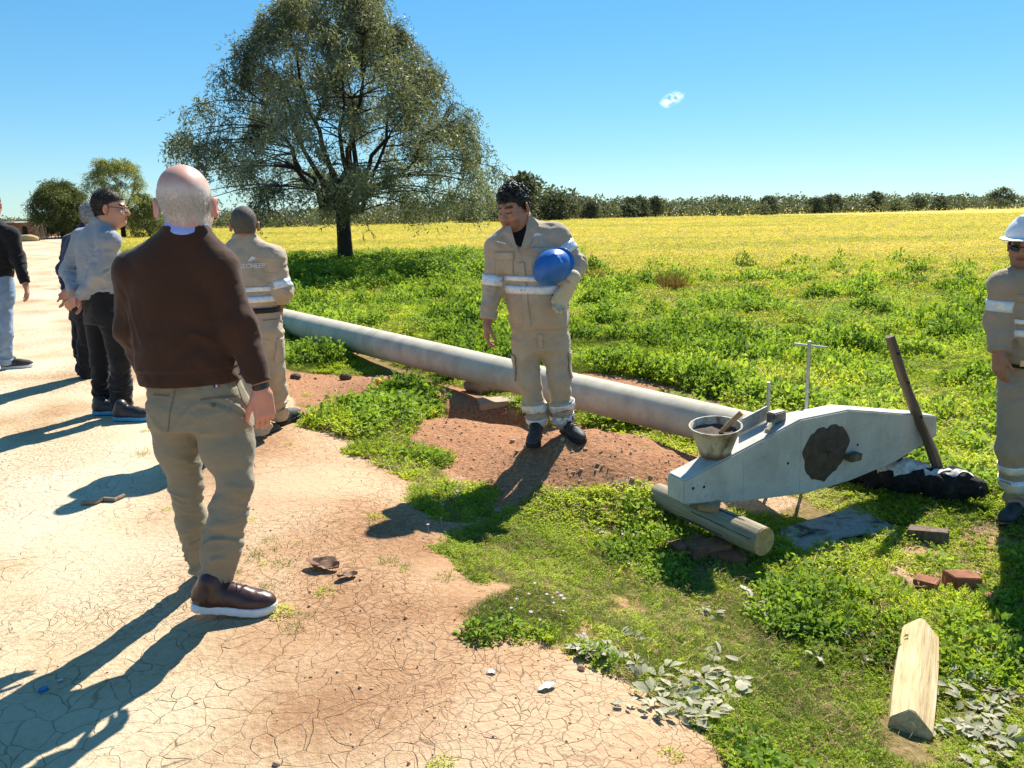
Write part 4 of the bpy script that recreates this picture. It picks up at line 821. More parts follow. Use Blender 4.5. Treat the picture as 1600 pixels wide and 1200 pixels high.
def figure(P):
    root = empty(P['name'], P['foot']); tag(root, P['label'], 'person'); T = {'root': root}; res = P.get('res', .008); yaw = P['yaw']; fk = P.get('foldk', 1.7)
    def fin(name, vf, mat, par=None, colors=None):
        v = vf[0]-np.array(P['foot']); return to_obj(name, (v, vf[1]), mat, par or root, colors)
    T['fin'] = fin
    # garments
    up, um = P['top_name'], P['top_mat']; trs = rows(P['torso'], P.get('tyaw', yaw)); neck = at(*P['neck'])
    J = Sdf(); TO = Sdf(); AR = [Sdf(), Sdf()]; wj = []
    for S in (J, TO): S.loft(trs, .03, P.get('tn', 2.3))
    for i, c in enumerate(P['arms']):
        p, r = pts(c)
        for S in (J, AR[i]): S.chain(p, r, .035)
        for S in (J, TO): S.cone(neck-V(0, 0, .025), p[0], .06, r[0]*.92, .05)
        wj += [(p[1], .12, .007*fk), (p[0], .10, .004*fk), (p[-1], .09, .006*fk)]
        sv = nrm(p[-1]-p[-2])
        for S in (J, AR[i]):
            cutp = p[-1]+sv*r[-1]*.35
            def fcut(x, y, z, q=cutp, d=sv, rr=r[-1]): 
                near = (x-q[0])**2+(y-q[1])**2+(z-q[2])**2 < (rr*1.75)**2
                return np.where(near, (x-q[0])*d[0]+(y-q[1])*d[1]+(z-q[2])*d[2], -1.)
            S.post.append(fcut)
    hz = trs[0] if trs[0][0] < trs[-1][0] else trs[-1]; hem = V(hz[1], hz[2], hz[0])
    zh = hz[0]+.022; armp = [pts(c)[0] for c in P['arms']]
    def fhem(x, y, z, zh=zh, h=hem, t=P.get('hemtilt', (0., 0.))):
        return np.where((x-h[0])**2+(y-h[1])**2 < P.get('hemr', .27)**2, zh+t[0]*(x-h[0])+t[1]*(y-h[1])-z, -1.)
    TO.post.append(fhem)
    if not P.get('nohem'): J.post.append(fhem)
    if P.get('rib'):
        def frib(x, y, z, zh=zh): return np.where(z < zh+.055, .0045, 0.)*((x-hem[0])**2+(y-hem[1])**2 < .2**2)
        J.folds(frib)
    wj += [(hem+V(0, 0, .06), .2, P.get('hemfold', .005))]
    if P.get('collar'):
        ch, cr = P['collar']; tdir = nrm(at(*P['head'])-neck)
        J.cone(neck-tdir*.01, neck+tdir*ch, cr*1.04, cr*.98, .015); J.cut(neck+tdir*ch, tdir*1.) if False else None
        def fc(x, y, z, q=neck+tdir*ch, d=tdir): return np.where((x-q[0])**2+(y-q[1])**2 < .03, (x-q[0])*d[0]+(y-q[1])*d[1]+(z-q[2])*d[2], -1.)
        J.post.append(fc); J.cone(neck-tdir*.02, neck+tdir*.2, cr*.83, cr*.86, .004, 's')
    for q in P.get('topcuts', []): J.cone(*q[:4], .008, 's')
    wf = wrinkle(wj, P.get('wbase', .0022), P.get('wfz', 30), P.get('wfx', 9), P.get('seed', 1.)); J.folds(wf); TO.folds(wf)
    for a in AR: a.folds(wf)
    vf = J.mesh(res); T['top'] = fin(up, vf, um); T['top_bvh'] = bvh(vf); T['torso_bvh'] = bvh(TO.mesh(.012)); T['arm_bvh'] = [bvh(a.mesh(.011)) for a in AR]
    L = Sdf(); LG = [Sdf(), Sdf()]; PV = Sdf(); pr = rows(P['pelvis'], yaw); wj = []
    for S in (L, PV): S.loft(pr, .03, 2.4)
    for i, c in enumerate(P['legs']):
        p, r = pts(c)
        for S in (L, LG[i]):
            S.chain(p, r, P.get('legk', .03))
            q = p[-1]; d = nrm(p[-1]-p[-2])
            def fcut(x, y, z, q=q+d*.02, d=d, rr=r[-1]): return np.where((x-q[0])**2+(y-q[1])**2+(z-q[2])**2 < (rr*1.7)**2, (x-q[0])*d[0]+(y-q[1])*d[1]+(z-q[2])*d[2], -1.)
            S.post.append(fcut)
        kn = p[len(p)//2]; wj += [(kn, .15, .007*fk), (p[-1]-d*.05, .13, .010*fk), (p[0], .15, .005*fk)]
    wf = wrinkle(wj, .0022, P.get('pfz', 26), 8, P.get('seed', 1.)+5); L.folds(wf)
    for a in LG+[PV]: a.folds(wf)
    vf = L.mesh(res); T['pants'] = fin('trousers', vf, P['pants_mat']); T['pants_bvh'] = bvh(vf); T['leg_bvh'] = [bvh(a.mesh(.011)) for a in LG]; T['pelvis_bvh'] = bvh(PV.mesh(.012))
    # the body underneath, with head and hands
    hc = at(*P['head']); R = headR(*P['hrot']); sc = P['hsc']; hS = Sdf(); head_sdf(hS, hc, R, sc, P.get('chub', 0.), neck-V(0, 0, .04), P.get('nr', .056)); T['hc'] = hc; T['R'] = R
    hvf = hS.mesh(P.get('hres', .004)); sk = P['skin']; parts = [hvf]; cols = [head_colors(hvf[0], hc, R, sc, sk, P.get('brow', (.03, .02, .015)), stubble=P.get('stubble'), blush=P.get('blush', 0.), closed=P.get('closed', False))]
    if P.get('fringe'):
        q = (hvf[0]-hc) @ R/sc; wv = np.clip(P['fringe'](*q.T), 0, 1)[:, None]; cols[0] = cols[0]*(1-wv)+np.array(P['fringe_col'])*wv; T['head_vf'] = hvf
    B = Sdf(); st = [(z, x, y, a, w*.72, f*.72, b*.72) for z, x, y, a, w, f, b in trs]; B.loft(st, .03); B.loft([(z, x, y, a, w*.8, f*.8, b*.8) for z, x, y, a, w, f, b in pr], .03)
    B.cone(neck-V(0, 0, .12), neck+V(0, 0, .01), .05, .05, .02)
    for c in P['arms']: p, r = pts(c); B.chain(p, [q*.6 for q in r], .03); B.cone(neck-V(0, 0, .06), p[0], .04, r[0]*.6, .03)
    for c in P['legs']: p, r = pts(c); B.chain(p, [q*.62 for q in r], .03)
    b = B.mesh(.016); parts.append(b); cols.append(np.tile(np.array(sk, np.float32), (len(b[0]), 1)))
    for i, h in enumerate(P['hands']):
        if h is None or h.get('glove'): continue
        S = Sdf(); p, r = pts(P['arms'][i]); w = at(*h['w']); hand_sdf(S, w, V(*h['d']), V(*h['n']), V(*h['t']), h.get('curl', .5), h.get('sc', 1.), h.get('spread', .5)); S.cone(p[-1]-(w-p[-1])*1.2, w, .028, .026, .02)
        hv = S.mesh(P.get('handres', .0042)); parts.append(hv); c = np.tile(np.array(sk, np.float32), (len(hv[0]), 1)); c = c*np.array(P.get('handtint', (1.0, .9, .86)), np.float32); cols.append(c)
    fin('body', joinvf(parts), SKIN, None, np.vstack(cols))
    for i, h in enumerate(P['hands']):
        if h is not None and h.get('glove'):
            S = Sdf(); w = at(*h['w']); hand_sdf(S, w, V(*h['d']), V(*h['n']), V(*h['t']), h.get('curl', .5), h.get('sc', 1.), h.get('spread', .5), 1.25); d = nrm(V(*h['d'])); S.cone(w-d*.075, w+d*.02, .052, .036, .02)
            S.folds(wrinkle([(w, .1, .004)], .001, 40, 20)); fin('work_glove', S.mesh(.005), M_GLOVE)
    # shoes
    for sh in P['shoes']:
        U, S, SR = shoe_parts(np.array(sh['heel'], float), sh['yaw'], sh.get('pitch', 0.), sh.get('L', .29), sh.get('boot', True), sh.get('sole_h', .028))
        U.folds(lambda x, y, z: .0012*vnoise(x*60, y*60, z*40)); o = fin('shoe', U.mesh(P.get('shres', .005)), sh['mat']); fin('sole', S.mesh(P.get('shres', .005)), sh['sole'], o)
        if sh.get('laces'):
            mb = MB(); k = sh.get('L', .29)/.285; tree = bvh(U.mesh(.006)); h0 = np.array(sh['heel'], float)
            for j in range(4):
                y = .105+.022*j; row = []
                for s in np.linspace(-1, 1, 5):
                    p = h0+SR @ (np.array([s*.022, y+.006*s*(-1)**j, .14])*k); hit = tree.ray_cast(Vector(p), Vector(-SR[:, 2]))[0]
                    if hit is not None: row.append(np.array(hit)+SR[:, 2]*.002-np.array(P['foot']))
                if len(row) > 2: mb.tube(row, .0028, 6)
            b = h0+SR @ (np.array([0, .098, .108])*k)-np.array(P['foot'])
            for s in (-1, 1): mb.tube([b, b+SR @ V(s*.022, .010, .012), b+SR @ V(s*.034, .018, -.008), b+SR @ V(s*.012, .012, -.004)], .0024, 6); mb.tube([b, b+SR @ V(s*.018, .02, -.012), b+SR @ V(s*.03, .035, -.03)], .0022, 6)
            mb.build('lace', M_LACE, o, True)
    T['P'] = P; T['neckp'] = neck; return T
def child_local(T, o):
    """parts built in world coordinates: move them under the figure's own origin"""
    if o is None: return None
    f = Vector(T['P']['foot'])
    for v in o.data.vertices: v.co -= f
    o.parent = T['root']; return o
def hair_cap(T, mat, thick, keep, noise=.0, freq=60, res=.004, name='hair', strand=None, extra=None, drop=0., low=.075):
    """hair: a shell over the skull, cut by keep(x,y,z) in head coordinates (>0 where hair grows)"""
    hc, R, sc = T['hc'], T['R'], T['P']['hsc']; S = Sdf(); P = lambda x, y, z: hc+R @ (np.array([x, y, z])*sc)
    S.ell(P(0, -.014, .036-drop), (np.array([.077, .097, .086])+thick)*sc, R, .02); S.ell(P(0, -.03, -.02), (np.array([.066, .068, low])+thick*.7)*sc, R, .03)
    if extra: extra(S, P, R, sc)
    def fk(x, y, z):
        dx, dy, dz = x-hc[0], y-hc[1], z-hc[2]; q = [(dx*R[0, i]+dy*R[1, i]+dz*R[2, i])/sc for i in range(3)]; return -keep(*q)
    S.p.append((None, None, fk, .006, 'i'))
    if noise: S.folds(lambda x, y, z: noise*(1-2*np.abs(vnoise(x*freq, y*freq, z*freq)))+noise*.6*vnoise(x*freq*2.3, y*freq*2.3, z*freq*2.3))
    vf = S.mesh(res); o = T['fin'](name, vf, mat)
    if strand:
        n, ln, fl = strand; st = strands('hair_strands', vf, mat, None, n, ln, fl); child_local(T, st)
    return o
# --- the man in the brown sweater, seen from behind, walking
YB = 2.85
def g0(px, py, z=0.): return gz(px, py, z)
hb = g0(322, 962); tb = g0(420, 966)
B = figure(dict(name='person', label='bald white-haired man in dark brown sweater and olive chinos walking, seen from behind', foot=(-1.16, 2.85, 0.), yaw=face(290, -26), tyaw=face(290, -14), rib=True, foldk=.85, res=.0058,
  top_name='sweater', top_mat=M_BROWN, pants_mat=M_CHINO, wbase=.0013, wfz=13, wfx=8, seed=3.1, hemfold=.006,
  torso=[(300, 603, YB, .182, .15, .142), (299, 587, YB, .190, .155, .146), (295, 555, YB, .186, .152, .136), (288, 500, YB, .182, .14, .125), (281, 440, YB, .182, .13, .12), (278, 405, YB, .165, .115, .11), (284, 378, YB, .115, .09, .088), (291, 356, YB, .066, .066, .064)],
  neck=(292, 362, YB), arms=[[(213, 424, YB, .070), (205, 512, YB+.02, .058), (235, 586, YB+.17, .046)], [(341, 420, YB, .070), (374, 508, YB-.03, .060), (404, 592, YB-.05, .043)]],
  pelvis=[(300, 575, YB, .145, .11, .105), (305, 600, YB, .168, .12, .118), (311, 632, YB, .190, .125, .135), (312, 662, YB, .180, .115, .13)],
  legs=[[(276, 648, YB+.03, .100), (279, 700, YB+.05, .080), (290, 752, YB+.07, .061), (299, 815, YB+.12, .057), (313, 885, YB+.2, .048)], [(346, 652, YB, .110), (356, 700, YB-.02, .096), (369, 752, YB-.05, .060), (357, 800, YB-.05, .065), (347, 850, YB-.05, .072), (338, 902, YB-.03, .064)]],
  head=(291, 321, YB+.015), hrot=(face(290, -13), math.radians(-4), 0.), hsc=1.16, nr=.060, skin=(.60, .33, .25), hres=.0042, brow=(.5, .48, .46), blush=.1, fringe=lambda x, y, z: np.clip((.072-z+.012*vnoise(x*60, y*60, z*60))/.035, 0, 1)*np.clip((.045-y)/.03, 0, 1)*np.clip((z+.068+.01*vnoise(x*90, y*90, 1))/.02, 0, 1)*np.where((np.abs(x) > .080), 0, 1)*.86, fringe_col=(.60, .575, .55), handtint=(1.0, .86, .82), handres=.0034,
  hands=[dict(w=(238, 596, YB+.19), d=(.3, .3, -.9), n=(0, -1, 0), t=(1, 0, 0), curl=.4), dict(w=(408, 612, YB-.05), d=(.06, .05, -1), n=(-.75, .55, 0), t=(-.62, -.45, 0), curl=.85, sc=1.02)],
  shoes=[dict(heel=tuple(gz(301, 951, .034)), yaw=math.radians(4), pitch=math.radians(-6), L=.325, boot=True, sole_h=.031, mat=M_LEATHER, sole=M_SOLEW, laces=True), dict(heel=tuple(at(319, 902, YB+.2)), yaw=math.radians(92), pitch=math.radians(-14), L=.30, boot=True, sole_h=.031, mat=M_LEATHER, sole=M_SOLEW)]))
def hairB(p):
    q = (p-B['hc']) @ B['R']/B['P']['hsc']; return np.random.default_rng(4).random(len(p)) < np.clip(B['P']['fringe'](*q.T), 0, 1)*1.1-.05
child_local(B, strands('hair', B['head_vf'], M_HAIRW, None, 60000, .013, (.0, .0, -1.5), .0007, 3, hairB, .16))
S = Sdf(); nk = B['neckp']; tip = nrm(B['hc']-nk); S.cone(nk-tip*.01, nk+tip*.034, .083, .074, .0); S.cone(nk-tip*.05, nk+tip*.1, .068, .064, .003, 's'); S.cut(nk+tip*.040-V(0, .02, .004), tip+V(0, .12, 0)); S.cut(nk-tip*.03, -tip)
B['fin']('shirt_collar', S.mesh(.004), M_BLUESHIRT)
# watch, pockets and the small flag tab of the trousers
arm = B['P']['arms'][1]; w = at(407, 603, YB-.05); ax = nrm(at(408, 612, YB-.05)-at(400, 585, YB-.05))
mb = MB(); mb.tube([w-ax*.011, w+ax*.011], .037, 20, True, .86); child_local(B, mb.build('wrist_watch', M_WATCH, None, True, .003))
tb_ = B['pants_bvh']; back = V(.12, -1, 0.)
child_local(B, decal('back_pocket', tb_, at(340, 625, YB-.12), back, (.05, 0, 1), .125, .0075, M_STITCH, None, 14, 2, .0025, lambda i, j, w, h: ((i-.5)*w, (j-.5)*h+.006*math.sin(i*3.1))))
child_local(B, decal('pocket_button', tb_, at(334, 633, YB-.12), back, (0, 0, 1), .014, .014, M_STITCH, None, 3, 3, .004))
child_local(B, decal('back_pocket', tb_, at(254, 617, YB-.1), V(-.5, -1, 0), (0, 0, 1), .07, .006, M_STITCH, None, 8, 2, .0025))
child_local(B, decal('side_pocket', tb_, at(389, 622, YB-.04), V(.8, -.75, 0), (-.32, 0, 1), .024, .13, M_STITCH, None, 4, 12, .003, lambda i, j, w, h: ((i-.5)*w*(.3+1.2*math.sin(min(1, max(0, j))*math.pi)), (j-.5)*h)))
child_local(B, decal('trouser_seam', tb_, at(352, 700, YB-.1), V(.55, -1, 0), (.0, 0, 1), .004, .0, M_STITCH, None, 2, 2, .002)) if False else None
child_local(B, decal('trouser_seam', tb_, at(272, 640, YB-.1), V(-.05, -1, 0), (.25, 0, 1), .0035, .16, M_STITCH, None, 1, 14, .002))
for i, mt in enumerate((simple('tab_blue', (.02, .03, .12), .7, 0, bump=0), simple('tab_white', (.7, .7, .7), .7, 0, bump=0), simple('tab_red', (.45, .02, .03), .7, 0, bump=0))):
    child_local(B, decal('flag_tab', tb_, at(333+i*2.6, 605.5, YB-.12), back, (0, 0, 1), .0068, .009, mt, None, 2, 2, .004))

# --- the man in the grey sweater, in profile, hands behind his back
YG = 6.03
def shoe2(px, py, z, yaw, **k): p = gz(px, py, z); return dict(heel=(p[0], p[1], z), yaw=math.radians(yaw), **k)
G = figure(dict(name='person', label='man in light grey sweater and glasses, hands clasped behind his back', foot=(-3.21, 6.03, 0.), yaw=face(170, -72), tyaw=face(170, -58), res=.009, hemr=.24, rib=True,
  top_name='sweater', top_mat=M_GREY, pants_mat=M_DARKPANT, wbase=.003, wfz=18, wfx=10, seed=7.3,
  torso=[(160, 470, YG, .165, .135, .12), (159, 455, YG, .175, .15, .13), (156, 425, YG, .18, .15, .13), (152, 395, YG, .19, .135, .13), (151, 373, YG, .17, .115, .115), (154, 357, YG, .11, .085, .085), (160, 345, YG, .066, .064, .064)],
  neck=(161, 349, YG), arms=[[(129, 374, YG+.12, .074), (108, 425, YG+.08, .060), (116, 457, YG-.07, .044)], [(171, 376, YG-.12, .078), (157, 427, YG-.16, .064), (128, 461, YG-.12, .046)]],
  pelvis=[(160, 452, YG, .155, .12, .12), (161, 468, YG, .165, .12, .125), (163, 485, YG, .17, .115, .13), (163, 503, YG, .16, .105, .12)],
  legs=[[(152, 493, YG+.06, .098), (156, 562, YG+.04, .070), (160, 600, YG+.04, .070), (161, 630, YG+.05, .064)], [(174, 495, YG-.06, .102), (188, 562, YG-.07, .074), (190, 600, YG-.05, .074), (191, 634, YG-.03, .070)]],
  head=(172, 325, YG), hrot=(face(170, -101), math.radians(-5), 0.), hsc=1.13, nr=.062, chub=.5, skin=(.52, .28, .20), hres=.005, blush=.15,
  hands=[dict(w=(118, 461, YG-.09), d=(.4, -.3, -.75), n=(-.6, -.6, .0), t=(.6, -.6, .2), curl=.6), dict(w=(122, 466, YG-.13), d=(-.75, .1, -.45), n=(-.2, .8, -.2), t=(-.3, .1, .8), curl=.55)],
  shoes=[shoe2(179, 656, 0., -4, L=.32, mat=M_BOOT, sole=M_SOLEC, laces=True), shoe2(146, 647, 0., 4, L=.31, mat=M_BOOT, sole=M_SOLEC)]))
hair_cap(G, M_HAIRD, .005, lambda x, y, z: np.minimum(np.minimum(z+.052+.25*np.maximum(y, 0), .085-y), np.where(y > .0, z-.026-.42*y, .3)), .0022, 110, .005, strand=(7000, .012, (0, -.3, -.3)), low=.062)
def glasses(T, lens, frame, sc=1., dark=True):
    hc, R, s = T['hc'], T['R'], T['P']['hsc']; Q = lambda x, y, z: hc+R @ (np.array([x, y, z])*s); mb = MB(); lm = MB()
    for sd in (-1, 1):
        c = [Q(sd*(.032+.024*math.cos(a)), .106-.010*abs(math.cos(a)) if sd*math.cos(a) > 0 else .106, .000+.0165*math.sin(a)) for a in np.linspace(0, 2*math.pi, 17)[:-1]]
        mb.tube(c+[c[0]], .0022*s, 6, False); lm.add(c, [tuple(range(16))])
        mb.tube([Q(sd*.056, .097, .004), Q(sd*.080, .05, .006), Q(sd*.086, -.006, .008)], .0024*s, 6)
    mb.tube([Q(-.010, .108, .004), Q(.010, .108, .004)], .002*s, 6)
    g = child_local(T, mb.build('glasses', frame, None, True)); o = lm.build('lens', lens, None, False)
    for v in o.data.vertices: v.co -= Vector(T['P']['foot'])
    o.parent = g
def lens_mat():
    n = NT('clear_lens'); n.col((.9, .9, .9)); n.rough(.05); n.b.inputs['Alpha'].default_value = .22; return n.m
glasses(G, lens_mat(), M_FRAME)
S = Sdf(); nk = G['neckp']; tip = nrm(G['hc']-nk); S.cone(nk, nk+tip*.03, .086, .080, .0); S.cone(nk-tip*.05, nk+tip*.1, .072, .068, .003, 's'); S.cut(nk+tip*.034, tip); S.cut(nk-tip*.02, -tip); G['fin']('sweater_collar', S.mesh(.005), M_GREY)
# --- the man in navy hidden behind him
YN = 7.46
N = figure(dict(name='person', label='grey-haired man in navy jacket, mostly hidden behind the man in grey', foot=(-4.25, 7.46, 0.), yaw=face(130, -65), tyaw=face(130, -55), res=.011, hemr=.24,
  top_name='jacket', top_mat=M_NAVY, pants_mat=M_BLACK, seed=2.2, collar=(.03, .075),
  torso=[(131, 468, YN, .165, .13, .12), (131, 445, YN, .175, .145, .125), (129, 420, YN, .18, .145, .13), (127, 395, YN, .185, .13, .125), (127, 377, YN, .16, .11, .11), (131, 363, YN, .10, .08, .08), (136, 354, YN, .066, .064, .064)],
  neck=(137, 357, YN), arms=[[(111, 379, YN+.1, .072), (100, 420, YN+.05, .060), (104, 450, YN-.05, .045)], [(142, 380, YN-.1, .074), (134, 420, YN-.15, .060), (115, 452, YN-.12, .045)]],
  pelvis=[(131, 455, YN, .155, .12, .12), (132, 470, YN, .165, .12, .125), (132, 485, YN, .165, .11, .12), (132, 498, YN, .155, .1, .115)],
  legs=[[(127, 490, YN+.06, .096), (128, 540, YN+.05, .072), (131, 582, YN+.05, .062)], [(137, 490, YN-.06, .098), (136, 540, YN-.06, .074), (134, 584, YN-.05, .064)]],
  head=(148, 338, YN), hrot=(face(130, -70), 0., 0.), hsc=1.0, nr=.06, skin=(.46, .25, .18), hres=.006,
  hands=[dict(w=(104, 455, YN-.06), d=(-.15, -.2, -.9), n=(-.3, .6, -.4), t=(.2, -.4, .8), curl=.5), dict(w=(110, 456, YN-.12), d=(-.75, .1, -.35), n=(-.2, .8, -.2), t=(-.3, .1, .8), curl=.5)],
  shoes=[shoe2(128, 592, 0., 30, L=.29, mat=M_BOOT, sole=M_SOLEB), shoe2(136, 588, 0., 20, L=.29, mat=M_BOOT, sole=M_SOLEB)]))
hair_cap(N, M_HAIRG, .016, lambda x, y, z: np.minimum(z+.065, .07-y), .006, 55, .006, strand=(3500, .02, (0, 0, .3)))
# --- the man in black at the left edge
YK = 7.92
K = figure(dict(name='person', label='man in black jacket and faded blue jeans, cut off by the left edge', foot=(-5.45, 7.92, 0.), yaw=face(0, -18), res=.011, hemr=.25,
  top_name='jacket', top_mat=M_BLACK, pants_mat=M_JEANS, seed=4.4, collar=(.035, .078),
  torso=[(-10, 438, YK, .175, .13, .12), (-10, 425, YK, .19, .145, .125), (-11, 400, YK, .195, .145, .13), (-12, 378, YK, .195, .13, .125), (-13, 362, YK, .165, .11, .11), (-14, 350, YK, .10, .08, .08), (-15, 341, YK, .066, .064, .064)],
  neck=(-15, 344, YK), arms=[[(-41, 367, YK, .076), (-53, 405, YK, .062), (-50, 440, YK-.08, .046)], [(16, 366, YK, .078), (29, 405, YK, .062), (39, 440, YK-.06, .046)]],
  pelvis=[(-9, 425, YK, .165, .12, .12), (-9, 440, YK, .175, .12, .125), (-8, 456, YK, .18, .115, .13), (-8, 472, YK, .17, .105, .12)],
  legs=[[(-20, 465, YK, .100), (-20, 520, YK+.05, .080), (-18, 570, YK+.2, .068)], [(3, 465, YK, .104), (5, 520, YK-.02, .082), (6, 566, YK+.02, .072)]],
  head=(-15, 320, YK), hrot=(face(-20, -20), 0., 0.), hsc=1.08, nr=.06, skin=(.46, .25, .18), hres=.006,
  hands=[dict(w=(-49, 446, YK-.08), d=(.1, -.1, -1), n=(.7, .4, 0), t=(.4, .8, 0), curl=.6), dict(w=(40, 445, YK-.06), d=(.12, -.1, -1), n=(-.7, .4, 0), t=(-.3, .9, 0), curl=.6, sc=1.02)],
  shoes=[shoe2(-18, 572, 0., 60, L=.29, mat=M_BOOTD, sole=M_SOLEW), shoe2(2, 577, 0., 22, L=.30, mat=M_BOOTD, sole=M_SOLEW)]))
hair_cap(K, M_HAIRB, .012, lambda x, y, z: np.minimum(z+.06, .075-y), .003, 70, .006)

# --- the worker facing the camera on the heap, blue helmet under his arm
YW = 5.13
zf = .035
W1 = figure(dict(name='person', label='worker in khaki uniform with curly black hair holding a blue helmet under his arm', foot=(.26, 5.13, zf), yaw=face(842, 172), tyaw=face(842, 166), res=.0085, hemr=.30,
  top_name='work_jacket', top_mat=M_KHAKI, pants_mat=M_KHAKI, wbase=.0035, wfz=24, wfx=12, seed=9.1, collar=(.055, .088), hemfold=.008,
  torso=[(843, 514, YW, .190, .155, .14), (843, 500, YW, .198, .17, .145), (840, 470, YW, .205, .185, .15), (834, 435, YW, .205, .175, .15), (824, 395, YW, .205, .15, .14), (818, 372, YW, .185, .13, .13), (816, 357, YW, .125, .10, .10), (815, 344, YW, .078, .074, .074)],
  neck=(814, 350, YW), topcuts=[(at(806, 338, YW-.11), at(811, 394, YW-.17), .088, .034)],
  arms=[[(779, 387, YW+.01, .086), (771, 447, YW-.02, .066), (763, 495, YW-.08, .050)], [(868, 371, YW, .088), (898, 414, YW-.02, .072), (885, 446, YW-.15, .056)]],
  pelvis=[(843, 496, YW, .175, .14, .13), (843, 512, YW, .185, .14, .135), (844, 530, YW, .185, .13, .135), (845, 545, YW, .17, .115, .125)],
  legs=[[(823, 538, YW, .105), (824, 590, YW-.02, .080), (834, 630, YW, .070), (839, 664, YW+.02, .062)], [(866, 536, YW, .105), (874, 590, YW-.03, .076), (877, 630, YW-.01, .068), (881, 660, YW+.02, .062)]],
  head=(803, 325, YW-.04), hrot=(face(842, 143), math.radians(-17), math.radians(4)), hsc=1.13, chub=1.0, nr=.068, skin=(.37, .19, .125), hres=.0045, stubble=(.08, .05, .04), closed=True,
  hands=[dict(w=(761, 505, YW-.09), d=(-.05, -.12, -1), n=(.75, -.25, 0), t=(.2, -.8, 0), curl=.75, sc=1.02), dict(glove=True, w=(887, 450, YW-.16), d=(-.42, -.15, -.85), n=(-.25, -.45, .75), t=(-.75, -.1, .55), curl=.8, sc=1.15)],
  shoes=[dict(heel=(at(840, 668, YW+.05)[0], YW+.05, zf-.02), yaw=math.radians(-100), pitch=math.radians(-4), L=.30, mat=M_BOOTD, sole=M_SOLEB, laces=True), dict(heel=(at(879, 664, YW+.06)[0], YW+.06, zf+.0), yaw=math.radians(-66), pitch=math.radians(-4), L=.30, mat=M_BOOTD, sole=M_SOLEB, laces=True)]))
def curls(S, P, R, sc):
    r = np.random.default_rng(5)
    for i in range(70):
        a = r.uniform(0, 2*math.pi); e = r.uniform(.15, 1.5); x = math.cos(a)*math.cos(e); y = math.sin(a)*math.cos(e); z = math.sin(e)
        S.ell(P(x*.078, -.008+y*.100, .042+z*.088), np.full(3, r.uniform(.013, .020))*sc, R, .004)
hair_cap(W1, M_HAIRB, .008, lambda x, y, z: np.where(z > .05, .2, np.minimum(z+.02+.0*x, np.minimum(.045-y, .2))), .006, 80, .0045, strand=(6000, .016, (0, -.1, .2)), extra=curls)
S = Sdf(); nk = W1['neckp']; S.loft(rows([(826, 408, YW, .15, .125, .10), (818, 372, YW, .15, .118, .10), (815, 353, YW, .095, .090, .08), (814, 345, YW, .078, .075, .07)], face(842, 166)), .03); W1['fin']('tshirt', S.mesh(.007), M_TEE)
def bands(T, specs):
    for kind, idx, seg, h0, h1, gap in specs:
        f = T['P']['foot']
        if kind == 'torso':
            a = at(*seg); o = ring('reflective_stripe', T['torso_bvh'], V(0, 0, 0), V(0, 0, 1), a, h0, h1, M_REFL, None, 64, .005, *(gap or (0., 2*math.pi)), side=(1, 0, 0), rmax=.30)
        else:
            p, r = pts(T['P']['arms' if kind == 'arm' else 'legs'][idx]); a, b = p[seg], p[seg+1]; o = ring('reflective_stripe', T['arm_bvh' if kind == 'arm' else 'leg_bvh'][idx], a, b, a, h0*np.linalg.norm(b-a), h1*np.linalg.norm(b-a), M_REFL, None, 36, .003, rmax=.16)
        child_local(T, o)
fy = math.radians(0)
gapW = (math.radians(-76), math.radians(256))          # open at the front placket (towards -Y, a little left)
bands(W1, [('torso', 0, (832, 431, YW), -.022, .012, None), ('torso', 0, (834, 448, YW), -.032, .022, None), ('arm', 0, 0, .72, 1.0, None), ('arm', 1, 0, .30, .62, None), ('leg', 0, 2, -.05, .35, None), ('leg', 0, 2, .62, .95, None), ('leg', 1, 2, -.10, .28, None), ('leg', 1, 2, .52, .88, None)])
def flap(T, px, name='collar_flap', mat=M_KHAKI):
    mb = MB(); a = [at(*p) for p in px]; n = nrm(np.cross(a[1]-a[0], a[2]-a[0])); n = n if n[1] < 0 else -n
    mb.add(a+[p-n*.006 for p in a], [tuple(range(len(a))), tuple(range(2*len(a)-1, len(a)-1, -1))]+[(i, (i+1) % len(a), len(a)+(i+1) % len(a), len(a)+i) for i in range(len(a))]); child_local(T, mb.build(name, mat, None, False, .002))
flap(W1, [(829, 334, YW-.06), (842, 350, YW-.115), (826, 384, YW-.175), (812, 393, YW-.19), (822, 360, YW-.14)])
flap(W1, [(797, 348, YW-.10), (784, 362, YW-.125), (797, 386, YW-.175), (810, 393, YW-.19), (801, 366, YW-.155)])
tw = W1['top_bvh']; fr = V(-.2, -1, .0)
child_local(W1, decal('jacket_placket', tw, at(826, 456, YW), fr, (-.10, 0, 1), .045, .42, M_KHAKI, None, 4, 36, .006, thick=.003))
for c, w in (((793, 398), .12), ((848, 390), .12)):
    child_local(W1, decal('chest_pocket', tw, at(*c, YW)-V(0, 0, .06), fr, (0, 0, 1), w, .13, M_KHAKI, None, 8, 8, .006, thick=.003)); child_local(W1, decal('pocket_flap', tw, at(*c, YW)+V(0, 0, .0), fr, (0, 0, 1), w*1.08, .045, M_KHAKI, None, 8, 4, .011, lambda i, j, w, h: ((i-.5)*w, (j-.5)*h-(.012*(1-abs(i-.5)*2) if j == 0 else 0)), thick=.003))
child_local(W1, decal('chest_emblem', tw, at(845, 368, YW), fr, (-.1, 0, 1), .075, .020, M_PRINT, None, 12, 2, .004, lambda i, j, w, h: ((i-.5)*w, .012*math.sin(i*math.pi*1.1)+(j-.5)*h*math.sin(math.pi*min(1, i+.1)))))
